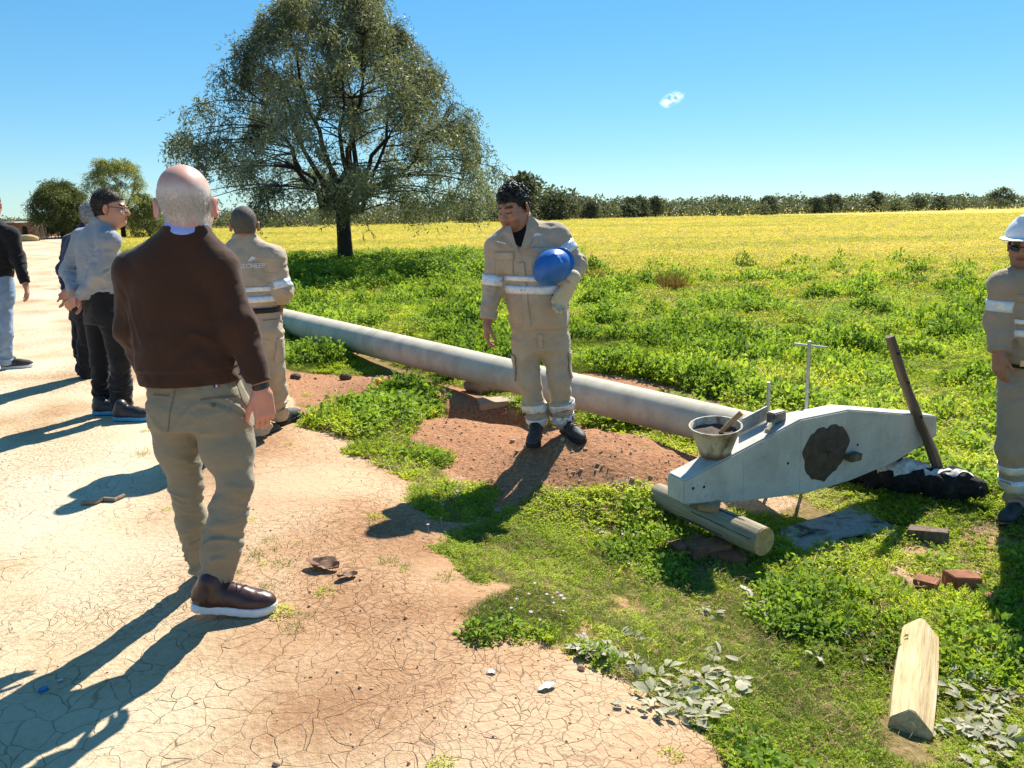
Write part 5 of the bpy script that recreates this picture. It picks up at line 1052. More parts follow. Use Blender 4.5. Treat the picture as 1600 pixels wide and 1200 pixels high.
child_local(W1, decal('chest_emblem', tw, at(788, 378, YW), fr, (-.1, 0, 1), .06, .012, M_PRINT, None, 8, 2, .004, lambda i, j, w, h: ((i-.5)*w, -.02*(i-.5)+(j-.5)*h*.7)))
tl = W1['leg_bvh']
for i, (c, n) in enumerate((((806, 575), V(-1, -.5, 0)), ((888, 570), V(1, -.75, 0)))):
    child_local(W1, decal('cargo_pocket', tl[i], at(*c, YW), n, (0, 0, 1), .12, .16, M_KHAKI, None, 8, 8, .010, thick=.004)); child_local(W1, decal('pocket_flap', tl[i], at(*c, YW)+V(0, 0, .075), n, (0, 0, 1), .13, .05, M_KHAKI, None, 8, 4, .015, thick=.004))
child_local(W1, decal('trouser_fly', W1['pelvis_bvh'], at(843, 528, YW), V(0, -1, 0), (0, 0, 1), .035, .10, M_KHAKI, None, 4, 8, .007, thick=.003))
# --- the blue helmet he carries
def helmet(name, c, R, mat, parent=None, sc=1., bw=1.):
    """R columns: right, forward (peak), up (crown)"""
    S = Sdf(); P = lambda x, y, z: c+R @ (np.array([x, y, z])*sc)
    S.ell(P(0, 0, 0), np.array([.112, .130, .128])*sc, R, .01); S.cut(P(0, 0, -.004), -R[:, 2])
    for s in (-1, 0, 1): S.cone(P(s*.030, -.085, .083), P(s*.030, .06, .106), .014*sc, .014*sc, .02)
    S.ell(P(0, 0, -.012), np.array([.102, .120, .118])*sc, R, .002, 's')
    def brim(x, y, z):
        dx, dy, dz = x-c[0], y-c[1], z-c[2]; u, v, w = [(dx*R[0, i]+dy*R[1, i]+dz*R[2, i])/sc for i in range(3)]
        ext = (np.where(v > 0, .045*np.clip(v/.13, 0, 1), .0)+.012)*bw; rr = np.sqrt((u/(.112+ext*.55))**2+(v/(.135+ext))**2)
        inn = np.sqrt((u/.104)**2+(v/.127)**2); w2 = w+.10*np.maximum(v-.08, 0)
        return np.maximum(np.maximum((rr-1)*.11, np.abs(w2-.002)-.004), (1-inn)*.1)*sc
    S.p.append((c-.22*sc, c+.22*sc, brim, .004, 'u')); return S.mesh(.0045)
_cr = nrm(V(-.22, -.95, .20)); _pk = nrm(V(.8, -.1, .55)-_cr*(V(.8, -.1, .55)@_cr)); hR = np.stack([np.cross(_pk, _cr), _pk, _cr], 1)
hvf = helmet('h', at(861, 416, YW-.27)-hR[:, 2]*.045, hR, M_BLUEP, None, .97, .35); ho = to_obj('hard_hat', (hvf[0]-at(861, 416, YW-.27), hvf[1]), M_BLUEP, None); ho.location = at(861, 416, YW-.27); tag(ho, 'glossy blue hard hat tucked under the facing worker\'s arm', 'helmet')
# --- the worker seen from behind
Y2 = 5.32
W2 = figure(dict(name='person', label='worker in khaki uniform walking away, white lettering across his back', foot=(-1.79, 5.32, 0.), yaw=face(388, -6), tyaw=face(388, -4), res=.0085,
  top_name='work_shirt', top_mat=M_KHAKI, pants_mat=M_KHAKI, wbase=.003, wfz=22, wfx=12, seed=11.7, collar=(.05, .078),
  torso=[(398, 482, Y2, .160, .13, .12), (397, 470, Y2, .180, .15, .135), (394, 445, Y2, .182, .145, .13), (390, 415, Y2, .188, .135, .125), (387, 396, Y2, .17, .115, .115), (384, 382, Y2, .11, .085, .09), (383, 371, Y2, .070, .068, .068)],
  neck=(383, 376, Y2), arms=[[(351, 406, Y2, .078), (341, 452, Y2, .064), (346, 492, Y2-.08, .048)], [(427, 403, Y2, .078), (441, 453, Y2-.01, .064), (435, 488, Y2+.10, .050)]],
  pelvis=[(397, 474, Y2, .155, .12, .12), (398, 490, Y2, .170, .12, .125), (400, 510, Y2, .178, .115, .135), (401, 526, Y2, .17, .105, .12)],
  legs=[[(383, 520, Y2-.02, .100), (392, 580, Y2-.10, .080), (404, 640, Y2-.18, .074), (408, 674, Y2-.18, .064)], [(418, 520, Y2, .104), (426, 575, Y2+.05, .082), (432, 615, Y2+.12, .072), (435, 648, Y2+.22, .066)]],
  head=(382, 352, Y2), hrot=(face(388, -3), 0., 0.), hsc=1.04, nr=.062, skin=(.33, .17, .11), hres=.0055,
  hands=[dict(w=(346, 498, Y2-.08), d=(.1, 0, -1), n=(.7, .3, 0), t=(.3, .8, 0), curl=.6), dict(w=(436, 494, Y2+.10), d=(-.2, .3, -1), n=(-.7, .3, 0), t=(-.3, .8, 0), curl=.4)],
  shoes=[shoe2(404, 686, .0, 80, L=.30, mat=M_BOOTD, sole=M_SOLEB, pitch=math.radians(-8)), dict(heel=(at(434, 655, Y2+.22)[0], Y2+.22, float(H(at(434, 655, Y2+.22)[0], Y2+.22))), yaw=math.radians(75), L=.30, mat=M_BOOTD, sole=M_SOLEB)]))
hair_cap(W2, M_HAIRS, .0022, lambda x, y, z: np.minimum(z+.052, .07-y), .0005, 200, .005, strand=(5000, .004, (0, 0, .2)), low=.06)
bands(W2, [('torso', 0, (394, 451, Y2), -.010, .022, None), ('torso', 0, (395, 464, Y2), -.026, .016, None), ('arm', 1, 0, .70, .94, None), ('arm', 0, 0, .70, .94, None)])
child_local(W2, ring('belt', W2['pelvis_bvh'], V(0, 0, 0), V(0, 0, 1), at(398, 483, Y2), -.018, .018, M_BELT, None, 56, .006, side=(1, 0, 0), rmax=.3))
child_local(W2, decal('cargo_pocket', W2['leg_bvh'][1], at(440, 545, Y2), V(1, -.4, 0), (0, 0, 1), .13, .17, M_KHAKI, None, 8, 8, .010, thick=.004))
child_local(W2, decal('back_pocket', W2['pelvis_bvh'], at(422, 497, Y2), V(.35, -1, 0), (0, 0, 1), .11, .006, M_STITCH, None, 8, 1, .004))
def lettering(T, text, tree, c, n, up, size, mat, name='lettering'):
    cu = bpy.data.curves.new(name, 'FONT'); cu.body = text; cu.size = size; cu.align_x = 'CENTER'; cu.align_y = 'CENTER'; cu.resolution_u = 3; cu.offset = size*.012
    to = bpy.data.objects.new('tmp', cu); COL.objects.link(to); dg = bpy.context.evaluated_depsgraph_get(); me = bpy.data.meshes.new_from_object(to.evaluated_get(dg)); bpy.data.objects.remove(to)
    bm = bmesh.new(); bm.from_mesh(me); bmesh.ops.triangulate(bm, faces=bm.faces); bmesh.ops.subdivide_edges(bm, edges=[e for e in bm.edges if e.calc_length() > size*.25], cuts=2); bm.to_mesh(me); bm.free()
    n = nrm(n); up = nrm(np.asarray(up)-n*(np.asarray(up)@n)); r = np.cross(up, n)
    for v in me.vertices:
        p = c+r*v.co.x+up*v.co.y; hit = tree.ray_cast(Vector(p+n*.15), Vector(-n), .3)[0]; v.co = (np.array(hit) if hit is not None else p)+n*.005
    return child_local(T, link(name, me, mat, None, False))
bk = V(.33, -1, 0); lettering(W2, 'SECHEEP', W2['top_bvh'], at(394, 414, Y2), bk, (0, 0, 1), .043, M_PRINT)
lg = MB(); e = lambda u, v: None
bkn = nrm(bk); rr_ = np.cross(V(0, 0, 1), bkn); lc = at(394, 405, Y2)
pl = [(-.03, -.006), (-.002, .026), (.03, .014), (.012, .010), (.026, .000), (.004, .004), (-.006, -.006)]; vv = []
for u, v in pl:
    p = lc+rr_*u+V(0, 0, v); hit = W2['top_bvh'].ray_cast(Vector(p+bkn*.15), Vector(-bkn), .3)[0]; vv.append((np.array(hit) if hit is not None else p)+bkn*.007)
lg.add(vv, [tuple(range(len(vv)))]); child_local(W2, lg.build('back_emblem', M_PRINT, None))
# --- the worker in the white helmet at the right edge
Y3 = 4.27; z3 = float(H(3.0, 4.27))
W3 = figure(dict(name='person', label='worker in khaki uniform, white hard hat and sunglasses at the right edge', foot=(3.02, 4.27, z3), yaw=face(1610, 170), tyaw=face(1610, 172), res=.008,
  top_name='work_shirt', top_mat=M_KHAKI2, pants_mat=M_KHAKI2, wbase=.003, wfz=22, wfx=12, seed=13.1, collar=(.05, .082), nohem=False, hemr=.26,
  torso=[(1617, 572, Y3, .165, .14, .12), (1617, 555, Y3, .185, .16, .135), (1616, 520, Y3, .195, .165, .14), (1614, 480, Y3, .195, .145, .13), (1612, 448, Y3, .185, .13, .125), (1610, 430, Y3, .12, .095, .095), (1609, 415, Y3, .074, .072, .072)],
  neck=(1609, 421, Y3), topcuts=[(at(1601, 410, Y3-.13), at(1600, 440, Y3-.16), .05, .006)],
  arms=[[(1571, 444, Y3, .078), (1560, 500, Y3, .060), (1561, 545, Y3-.06, .046)], [(1656, 446, Y3, .078), (1672, 500, Y3, .060), (1672, 545, Y3-.06, .046)]],
  pelvis=[(1617, 556, Y3, .165, .135, .12), (1617, 575, Y3, .18, .135, .125), (1618, 600, Y3, .185, .125, .13), (1618, 622, Y3, .17, .11, .12)],
  legs=[[(1592, 612, Y3, .104), (1584, 700, Y3-.02, .088), (1590, 750, Y3, .078), (1595, 792, Y3+.02, .070)], [(1644, 612, Y3, .104), (1650, 700, Y3-.02, .086), (1655, 750, Y3, .076), (1660, 792, Y3+.02, .068)]],
  head=(1605, 384, Y3), hrot=(face(1605, 168), math.radians(-4), 0.), hsc=1.0, nr=.062, chub=.4, skin=(.36, .19, .125), hres=.0045, stubble=(.1, .07, .06),
  hands=[dict(w=(1561, 553, Y3-.07), d=(.05, -.1, -1), n=(.75, -.2, 0), t=(.2, -.8, 0), curl=.6), dict(w=(1672, 553, Y3-.07), d=(-.05, -.1, -1), n=(-.75, -.2, 0), t=(-.2, -.8, 0), curl=.6)],
  shoes=[dict(heel=(at(1593, 805, Y3+.05)[0], Y3+.05, z3), yaw=math.radians(-140), L=.30, mat=M_BOOTD, sole=M_SOLEB), dict(heel=(at(1662, 805, Y3+.05)[0], Y3+.05, z3), yaw=math.radians(-85), L=.30, mat=M_BOOTD, sole=M_SOLEB)]))
bands(W3, [('torso', 0, (1615, 501, Y3), -.006, .022, None), ('torso', 0, (1615, 516, Y3), -.022, .018, None), ('leg', 0, 1, .40, .64, None), ('leg', 0, 1, .82, 1.25, None), ('arm', 0, 0, .45, .75, None), ('leg', 1, 1, .40, .64, None), ('leg', 1, 1, .82, 1.25, None)])
child_local(W3, ring('belt', W3['pelvis_bvh'], V(0, 0, 0), V(0, 0, 1), at(1617, 566, Y3), -.020, .016, M_BELT, None, 56, .010, side=(1, 0, 0), rmax=.3)); mb = MB(); mb.box(at(1600, 568, Y3-.17), (.022, .004, .017)); child_local(W3, mb.build('belt_buckle', M_METAL, None, False, .003))
child_local(W3, decal('chest_pocket', W3['torso_bvh'], at(1583, 478, Y3), V(-.6, -1, 0), (0, 0, 1), .12, .12, M_KHAKI2, None, 8, 8, .006, thick=.003)); child_local(W3, decal('pocket_flap', W3['torso_bvh'], at(1583, 464, Y3), V(-.6, -1, 0), (0, 0, 1), .13, .045, M_KHAKI2, None, 8, 4, .010, thick=.003))
hair_cap(W3, M_HAIRD, .004, lambda x, y, z: np.minimum(z+.05, .06-y), .001, 90, .006)
glasses(W3, M_LENS, M_FRAME)
hR3 = W3['R'] @ np.array(Matrix.Rotation(.05, 3, 'X')); W3['fin']('hard_hat', helmet('h', W3['hc']+W3['R'] @ V(0, 0, .045), hR3, M_WHITEP), M_WHITEP)
# ------------------------------------------------------------------ the pole, the cross-arm and the things round them
def concrete(name, c, stain=.35):
    n = NT(name); co = n.coord(); a = n.noise(3.5, 7, co, .65, .3); b = n.noise(45, 5, co, .7)
    cc = n.ramp(a, [(.3, tuple(x*.72 for x in c)), (.5, c), (.72, tuple(min(1, x*1.18) for x in c))]); cc = n.mix(n.maprange(b, .55, .75, 0., stain), cc, tuple(x*.55 for x in c)); pits = n.math('MAXIMUM', n.maprange(n.vor(30, 'F1', co).outputs['Distance'], .06, .15), n.maprange(n.noise(11, 3, co), .50, .60, 1., 0.))
    n.col(n.mix(pits, tuple(x*.45 for x in c), cc)); n.rough(.9); n.bump(n.math('ADD', n.math('MULTIPLY', b, .6), n.math('MULTIPLY', pits, .25)), .3, .006); return n.m
M_CONC = concrete('pole_concrete', (.50, .455, .36)); M_CONC2 = concrete('crossarm_concrete', (.54, .515, .455), .6); M_CONCL = concrete('old_concrete', (.42, .33, .24))
def mortar():
    n = NT('wet_mortar'); co = n.coord(); a = n.noise(14, 7, co, .7); n.col(n.ramp(a, [(.3, (.055, .038, .026)), (.6, (.105, .075, .052)), (.8, (.16, .12, .085))])); n.rough(.8); n.bump(n.noise(26, 6, co, .7), .8, .012); return n.m
M_MORT = mortar()
M_LOG = wood('weathered_log_wood', (.14, .115, .075), (.31, .265, .18), (.45, .39, .27)); M_LOGEND = wood('sawn_end_wood', (.30, .17, .07), (.48, .31, .14), (.62, .44, .22), (1, 1, 1), 30, .3); M_SPLIT = wood('split_timber', (.34, .21, .10), (.58, .43, .23), (.72, .57, .35), (1, .07, 1), 30, .8); M_CHAR = wood('charred_wood', (.006, .006, .006), (.016, .015, .015), (.05, .045, .042), (1, 1, .3), 16, 1.); M_STICK = wood('dry_stick', (.14, .085, .05), (.27, .18, .11), (.40, .29, .19))
M_ASH = simple('white_ash', (.55, .54, .52), .95, .35, 30, .6, 60); M_BRICK = simple('brick_clay', (.27, .115, .06), .95, .4, 14, .6, 60); M_TIMB = simple('timber_wedge', (.42, .25, .12), .85, .25, 22, .4, 90)
M_STEEL = simple('galvanised_steel', (.42, .43, .40), .45, .2, 40, .1, 120, .6); M_IRON = simple('worn_iron', (.16, .145, .125), .55, .35, 30, .3, 90, .5)
# pole: tapered, hollow far end
pl_len = 10.9; n = 40; st = 60; rr = lambda s: .130+.0075*s
R0 = basis(POLE_D); vv = []; 
for i in range(st+1):
    s = pl_len*i/st; c = POLE_D*s
    for j in range(n): a = 2*math.pi*j/n; vv.append(c+(R0[:, 0]*math.cos(a)+R0[:, 2]*math.sin(a))*rr(s))
ff = [(i*n+j, i*n+(j+1) % n, (i+1)*n+(j+1) % n, (i+1)*n+j) for i in range(st) for j in range(n)]; k0 = len(vv)
for s, q in ((pl_len, .6), (pl_len-.5, .6)):
    for j in range(n): a = 2*math.pi*j/n; vv.append(POLE_D*s+(R0[:, 0]*math.cos(a)+R0[:, 2]*math.sin(a))*rr(s)*q)
ff += [(st*n+j, st*n+(j+1) % n, k0+(j+1) % n, k0+j) for j in range(n)]+[(k0+j, k0+(j+1) % n, k0+n+(j+1) % n, k0+n+j) for j in range(n)]+[tuple(k0+n+j for j in range(n)), tuple(range(n-1, -1, -1))]
mb = MB(); mb.add(vv, ff); po = mb.build('concrete_pole', M_CONC, None, True); po.location = POLE_A; tag(po, 'long tapered grey concrete pole lying on the ground', 'pole')
for s in (3.05, 6.0):                                     # mould joints
    mb = MB(); mb.tube([POLE_D*s, POLE_D*(s+.012)], rr(s)+.0022, 40); mb.build('mould_joint', M_CONC, po, True)
sm = MB(); sa = math.radians(58); pr = [POLE_D*(.25+10.4*i/40)+(R0[:, 0]*math.cos(sa)+R0[:, 2]*math.sin(sa))*(rr(.25+10.4*i/40)+.001) for i in range(41)]; sm.tube(pr, .0035, 5); sm.build('mould_seam', M_CONC, po, True)
# cross-arm: fish-bellied beam, 2 m long; arm frame: u along, w up, t thickness towards the pole
AL = at(1069, 768, 3.90); AR_ = at(1464, 668, 4.76); u = nrm(AR_-AL); Lr = np.linalg.norm(AR_-AL); t_ = nrm(np.cross(u, V(0, 0, 1)))*-1; w_ = nrm(np.cross(t_, u))*1.0
if w_[2] < 0: w_ = -w_
if t_[1] < 0: t_ = -t_
AC = (AL+AR_)/2; TH = .15
prof_t = [(0, .068), (.09*Lr, .098), (.46*Lr, .232), (.62*Lr, .232), (.955*Lr, .085), (Lr, .060)]
def px_uw(px, py):                                        # pixel on the front face -> (u, w)
    d = ray(px, py); k = ((AL-CP)@t_)/(d@t_); p = CP+d*k-AL; return p@u, p@w_
top = [px_uw(*q) for q in ((1069, 751), (1252, 672), (1327, 640), (1330, 640), (1464, 650))]; 
prof = [px_uw(1068, 788), px_uw(1162, 784), px_uw(1262, 771), px_uw(1330, 751), px_uw(1400, 722), px_uw(1464, 682), px_uw(1465, 650), px_uw(1327, 640), px_uw(1252, 655), px_uw(1069, 751)]
PRT_prof = prof
mb = MB(); k = len(prof); fr_ = [AL+u*a+w_*b for a, b in prof]; bk_ = [p+t_*TH for p in fr_]
mb.add(fr_+bk_, [tuple(range(k)), tuple(range(2*k-1, k-1, -1))]+[(i, (i+1) % k, k+(i+1) % k, k+i) for i in range(k)]); arm = mb.build('crossarm', M_CONC2, None, False, .008, loc=tuple(AC)); tag(arm, 'pale concrete cross-arm fitted on the pole end, propped on logs', 'cross-arm')
hu, hw = px_uw(1290, 706); hc = AL+u*hu+w_*hw
# hub behind the beam that the pole end sits in
hub = MB(); hub.tube([hc+t_*(TH-.01)-AC, hc+t_*(TH+.10)-AC], .185, 28); hub.build('hub', M_CONC2, arm, True, .006)
# mortar filling: irregular lumpy disc standing proud of the face
mv = []; mf = []; nr, na = 9, 40; rg = np.random.default_rng(2)
for i in range(nr+1):
    for j in range(na):
        a = 2*math.pi*j/na; out = (.165+.012*math.sin(a*2+1)+.009*math.sin(a*3+.4)+.005*math.sin(a*7)+.005*math.sin(a*11)+.003*math.sin(a*19))*np.array([1.05, 1.08]); q = i/nr; p = hc+u*(math.cos(a)*out[0]*q)+w_*(math.sin(a)*out[1]*q)-t_*((.016*(1-q**3)+.004)*(1+.5*vnoise(q*6, a*3, 0))+.002)*(1 if i < nr else 0); mv.append(p-AC)
mf = [(i*na+j, i*na+(j+1) % na, (i+1)*na+(j+1) % na, (i+1)*na+j) for i in range(nr) for j in range(na)]; mb = MB(); mb.add(mv, mf); mb.build('mortar_fill', M_MORT, arm, True)
for px, py in ((1083, 763), (1100, 761), (1231, 724), (1340, 695)):       # bolt holes
    a, b = px_uw(px, py); c = AL+u*a+w_*b-AC; mb = MB(); mb.tube([c-t_*.0012, c+t_*.002], .0085, 12); mb.build('bolt_hole', M_SOLEB, arm, True)
for px in (1163, 1252, 1323):                              # shutter joints
    a0, b0 = px_uw(px, 690); zz_ = [(p[0], p[1]) for p in prof]; tp = np.interp(a0, *zip(*sorted([prof[9], prof[8], prof[7], prof[6]]))); bt = np.interp(a0, *zip(*sorted(prof[:6]))); c0_ = AL+u*a0-AC; mb = MB(); mb.box(c0_+w_*(tp+bt)/2-t_*.0005, (.0016, .0014, (tp-bt)/2-.006), np.stack([u, t_, w_], 1)); mb.build('shutter_joint', M_CONC2, arm)
def thing(mb, name, mat, label, cat, loc, group=None, smooth=False, bevel=.0): o = mb.build(name, mat, None, smooth, bevel, loc=tuple(loc)); return tag(o, label, cat, group)
a, b = px_uw(1326, 711); c = AL+u*a+w_*b-t_*.035; mb = MB(); mb.box(c, (.042, .028, .022), np.stack([u, t_, w_], 1), .003); thing(mb, 'wooden_wedge', M_POST, 'small dark wooden wedge sticking out of the mortar in the cross-arm', 'wedge', c, None, False, .003)
def ontop(px, py, back=.5):                               # a point on the arm's sloping top, back: 0 front edge .. 1 rear edge
    a, _ = px_uw(px, py); s = sorted([prof[9], prof[8], prof[7], prof[6]]); return AL+u*a+w_*np.interp(a, *zip(*s))+t_*TH*back
# bucket
bc = ontop(1137, 700, .55)+V(-.015, 0, .0); sl = math.radians(0); upb = nrm(V(-.06, -.13, 1)); Rb = basis(nrm(np.cross(upb, V(1, 0, 0)))*1.0, upb); Rb = np.stack([nrm(np.cross(V(0, 1, 0), upb)), nrm(np.cross(upb, np.cross(V(0, 1, 0), upb))), upb], 1)
HB = .175
def rim(q, r0, n=40, ox=0., sq=1.): return [bc+Rb @ V(math.cos(6.2832*j/n)*r0*1.08+ox, math.sin(6.2832*j/n)*r0*sq, q*HB) for j in range(n)]
prb = [(0., .076), (.04, .080), (.5, .104), (.93, .128), (.94, .135), (1.0, .136), (1.0, .128), (.72, .114)]; vv = []; n = 40
for q, r0 in prb: vv += [p-bc for p in rim(q, r0)]
ff = [(i*n+j, i*n+(j+1) % n, (i+1)*n+(j+1) % n, (i+1)*n+j) for i in range(len(prb)-1) for j in range(n)]+[tuple(range(n-1, -1, -1))]
def buckmat():
    n = NT('dirty_white_plastic'); co = n.coord(); a = n.noise(9, 7, co, .7, .8); z = n.n('ShaderNodeSeparateXYZ'); n.l(co, z.inputs[0]); drip = n.noise(22, 5, n.coord('Object', (1, 1, .12)), .7)
    c = n.mix(n.maprange(n.math('ADD', a, n.math('MULTIPLY', drip, .5)), .68, .92), (.52, .47, .36), (.16, .10, .06)); c = n.mix(n.maprange(z.outputs[2], .035, .0), c, (.17, .09, .05)); n.col(c); n.rough(.6); n.bump(a, .3, .01); return n.m
root = empty('bucket', bc); tag(root, 'dirty off-white bucket of mortar standing on the cross-arm', 'bucket')
me = bpy.data.meshes.new('shell'); me.from_pydata([tuple(p) for p in vv], [], ff); link('shell', me, buckmat(), root)
mb = MB(); vv = [Rb @ V(0, 0, .70*HB)]; 
for q in (.35, .7, 1.0):
    for j in range(24): a = 6.2832*j/24; vv.append(Rb @ V(math.cos(a)*.118*q*1.06, math.sin(a)*.118*q, .70*HB+.012*vnoise(math.cos(a)*q*3, math.sin(a)*q*3, 1)+.012*q*q))
mb.add(vv, [(0, 1+j, 1+(j+1) % 24) for j in range(24)]+[(1+i*24+j, 1+i*24+(j+1) % 24, 25+i*24+(j+1) % 24, 25+i*24+j) for i in range(2) for j in range(24)]); mb.build('mortar', M_MORT, root, True)
mb = MB(); a = bc+Rb @ V(.035, .02, .12*1); e = bc+Rb @ V(.145, .01, .235); mb.tube([a, (a+e)/2+V(0, 0, .003), e], [.012, .014, .016], 10); thing(mb, 'trowel', M_TIMB, 'wooden tool handle sticking up out of the mortar bucket', 'trowel', bc, None, True)
# club hammer lying on the arm
h0 = ontop(1232, 652, .62)+w_*.036; mb = MB(); Rh = np.stack([u, t_, w_], 1) @ np.array(Matrix.Rotation(.10, 3, 'Z')); root = empty('club_hammer', h0); tag(root, 'short-handled club hammer lying on top of the cross-arm', 'hammer'); mb.box(V(0, 0, 0), (.052, .030, .032), Rh); mb.build('hammer_head', M_IRON, root, False, .006)
h1 = ontop(1203, 667, .12)+w_*.022; mb = MB(); mb.tube([Rh @ V(-.01, -.01, 0), (h1-h0)*.5+V(0, 0, .002), h1-h0], [.012, .013, .014], 10); mb.build('handle', M_LOG, root, True)
# plate trowel and stakes behind the arm
p0 = ontop(1196, 665, .98); mb = MB(); a = [p0+u*-.05, p0+u*.17+w_*.05, p0+u*.15+w_*.13, p0+u*-.03+w_*.085]; mb.add(a+[q+t_*.006 for q in a], [(0, 1, 2, 3), (7, 6, 5, 4), (0, 4, 5, 1), (1, 5, 6, 2), (2, 6, 7, 3), (3, 7, 4, 0)]); thing(mb, 'steel_float', M_STEEL, 'thin grey steel plate standing against the back of the cross-arm', 'plate', p0)
def stake(px, ptop, pbot, Y, r, label, name='steel_stake', tee=None):
    a = at(*ptop, Y); g_ = V(a[0], a[1], float(H(a[0], a[1]))-.1); g_[:2] = at(*pbot, Y)[:2]; mb = MB(); mb.tube([g_, a], [r*.95, r], 10)
    if tee: mb.tube([at(*tee[0], Y-.03), at(*tee[1], Y+.04)], r*.62, 8)
    return thing(mb, name, M_STEEL, label, 'stake', g_, None, True)
stake(0, (1201, 597), (1207, 640), 4.62, .011, 'short steel rod standing behind the hammer'); stake(0, (1265, 533), (1263, 640), 4.75, .011, 'tall steel rod with a crossbar handle behind the cross-arm', 'steel_tee_bar', ((1240, 537), (1292, 543)))
# leaning post
pt = at(1389, 526, 4.72); pb = at(1470, 748, 4.62); zb = float(H(pb[0], pb[1])); pb = pb+(pb-pt)*((zb-.03-pb[2])/(pb[2]-pt[2])); pd = nrm(pt-pb); Rp = basis(np.cross(V(1, 0, 0), pd), pd); L_ = np.linalg.norm(pt-pb); mb = MB(); pp = []; 
for i in range(13): f = i/12; pp.append(V(.006*math.sin(f*7), .004*math.cos(f*9), L_*f))
mb.tube(pp, [.040-.006*(i/12)+.002*math.sin(i*2.1) for i in range(13)], 9, True, .8, .04); po2 = mb.build('wooden_post', M_POST, None, True); Rq = np.stack([nrm(np.cross(V(0, 1, 0), pd)), np.cross(pd, nrm(np.cross(V(0, 1, 0), pd))), pd], 1); po2.matrix_world = Matrix.Translation(Vector(pb)) @ Matrix(Rq.tolist()).to_4x4(); tag(po2, 'dark weathered wooden post leaning against the end of the cross-arm', 'post')
for f in (.32, .52, .73, .9):
    c = V(.004, -.031, L_*f); mb = MB(); mb.tube([c+V(0, .008, 0), c-V(0, .006, 0)], .009, 10); mb.build('bolt_hole', M_SOLEB, po2, True)
# log under the arm's near end, on bricks
le = gz(1193, 846, -.135); lb = gz(1040, 778, -.13); ld = nrm(lb-le); lb = le+ld*.80; mb = MB(); Rl = basis(np.cross(ld, nrm(np.cross(V(0, 0, 1), ld))), ld); Rl = np.stack([nrm(np.cross(V(0, 0, 1), ld)), np.cross(ld, nrm(np.cross(V(0, 0, 1), ld))), ld], 1); pp = [V(0, 0, .80*i/10) for i in range(11)]; mb.tube(pp, [.078, .079]+[.078-.0012*i for i in range(9)], 22, True, None, .018); lo_ = mb.build('prop_log', M_LOG, None, True); lo_.matrix_world = Matrix.Translation(Vector(le)) @ Matrix(Rl.tolist()).to_4x4(); tag(lo_, 'round weathered log with a sawn end under the near end of the cross-arm', 'log')
mb = MB(); mb.tube([V(0, 0, -.006), V(0, 0, .004)], .0755, 22); mb.build('sawn_end', M_LOGEND, lo_, True)
for k_ in range(6):
    a = k_*1.1+.3; mb = MB(); mb.tube([V(math.cos(a), math.sin(a), 0)*.0775+V(0, 0, .02+.1*(k_ % 3)), V(math.cos(a+.05), math.sin(a+.05), 0)*.0765+V(0, 0, .45+.08*(k_ % 4))], .0024, 4); mb.build('crack', M_CHAR, lo_)
cw = gz(1110, 792, -.05); mb = MB(); mb.box(cw+V(0, .02, .0), (.055, .05, .017), basis(V(.4, 1, .12)), .002); thing(mb, 'timber_shim', M_TIMB, 'small reddish timber shim between the log and the cross-arm', 'wedge', cw, None, False, .003)
def brick(px, py, z, rz, label, half=(.115, .055, .032), tilt=0., cut=1., mat=None):
    c = gz(px, py, z); R = rotz(rz) @ np.array(Matrix.Rotation(tilt, 3, 'Y')); mb = MB(); mb.box(c, (half[0]*cut, half[1], half[2]), R, .003); return thing(mb, 'brick', mat or M_BRICK, label, 'brick', c, 'loose bricks', False, .004)
gzr = lambda px, py: gp(px, py)[2]
brick(1077, 853, -.255, .5, 'dirty brick under the middle of the round log, left of the reddest one'); brick(1106, 857, -.25, .3, 'reddish brick directly under the round log'); brick(1140, 872, -.28, -.3, 'brick half hidden in shade below the sawn end of the log', cut=.8)
p = gp(1447, 915); brick(1447, 913, p[2]+.03, .9, 'small red half brick on the bare soil, nearest the dry stick', (.045, .05, .034)); p = gp(1503, 908); brick(1503, 906, p[2]+.028, .1, 'dark broken brick on the bare soil right of the small half brick', (.075, .05, .034), .08); p = gp(1552, 938); brick(1552, 937, p[2]+.02, .7, 'low brick fragment at the edge of the right worker\'s shadow', (.05, .035, .024), .1); p = gp(1450, 838); brick(1450, 834, p[2]+.03, -.62, 'long brown brick beside the charred log', (.10, .045, .03), -.1, mat=M_POST)
# charred log
ca = gp(1312, 752); cb = gp(1527, 792); ca[2] += .10; cb[2] += .12; cd_ = nrm(cb-ca); Lc = np.linalg.norm(cb-ca); S = Sdf(); rg = np.random.default_rng(8)
S.chain([V(0, 0, 0), cd_*Lc*.4+V(0, .02, .01), cd_*Lc*.8, cd_*Lc], [.085, .11, .10, .055], .03); S.cone(cd_*Lc*.72, cd_*Lc*.72+V(.0, -.05, -.13), .06, .045, .03); S.cone(cd_*Lc*.25, cd_*Lc*.3+V(-.03, -.02, -.13), .07, .05, .03)
S.folds(lambda x, y, z: .020*vnoise(x*11, y*11, z*11)+.012*(1-2*np.abs(vnoise(x*26, y*26, z*26)))+.006*vnoise(x*55, y*55, z*55)); vf = S.mesh(.009); co_ = to_obj('charred_log', vf, M_CHAR, None); co_.location = ca; tag(co_, 'black charred log with white ash beneath the far end of the cross-arm', 'log'); tr = bvh(vf)
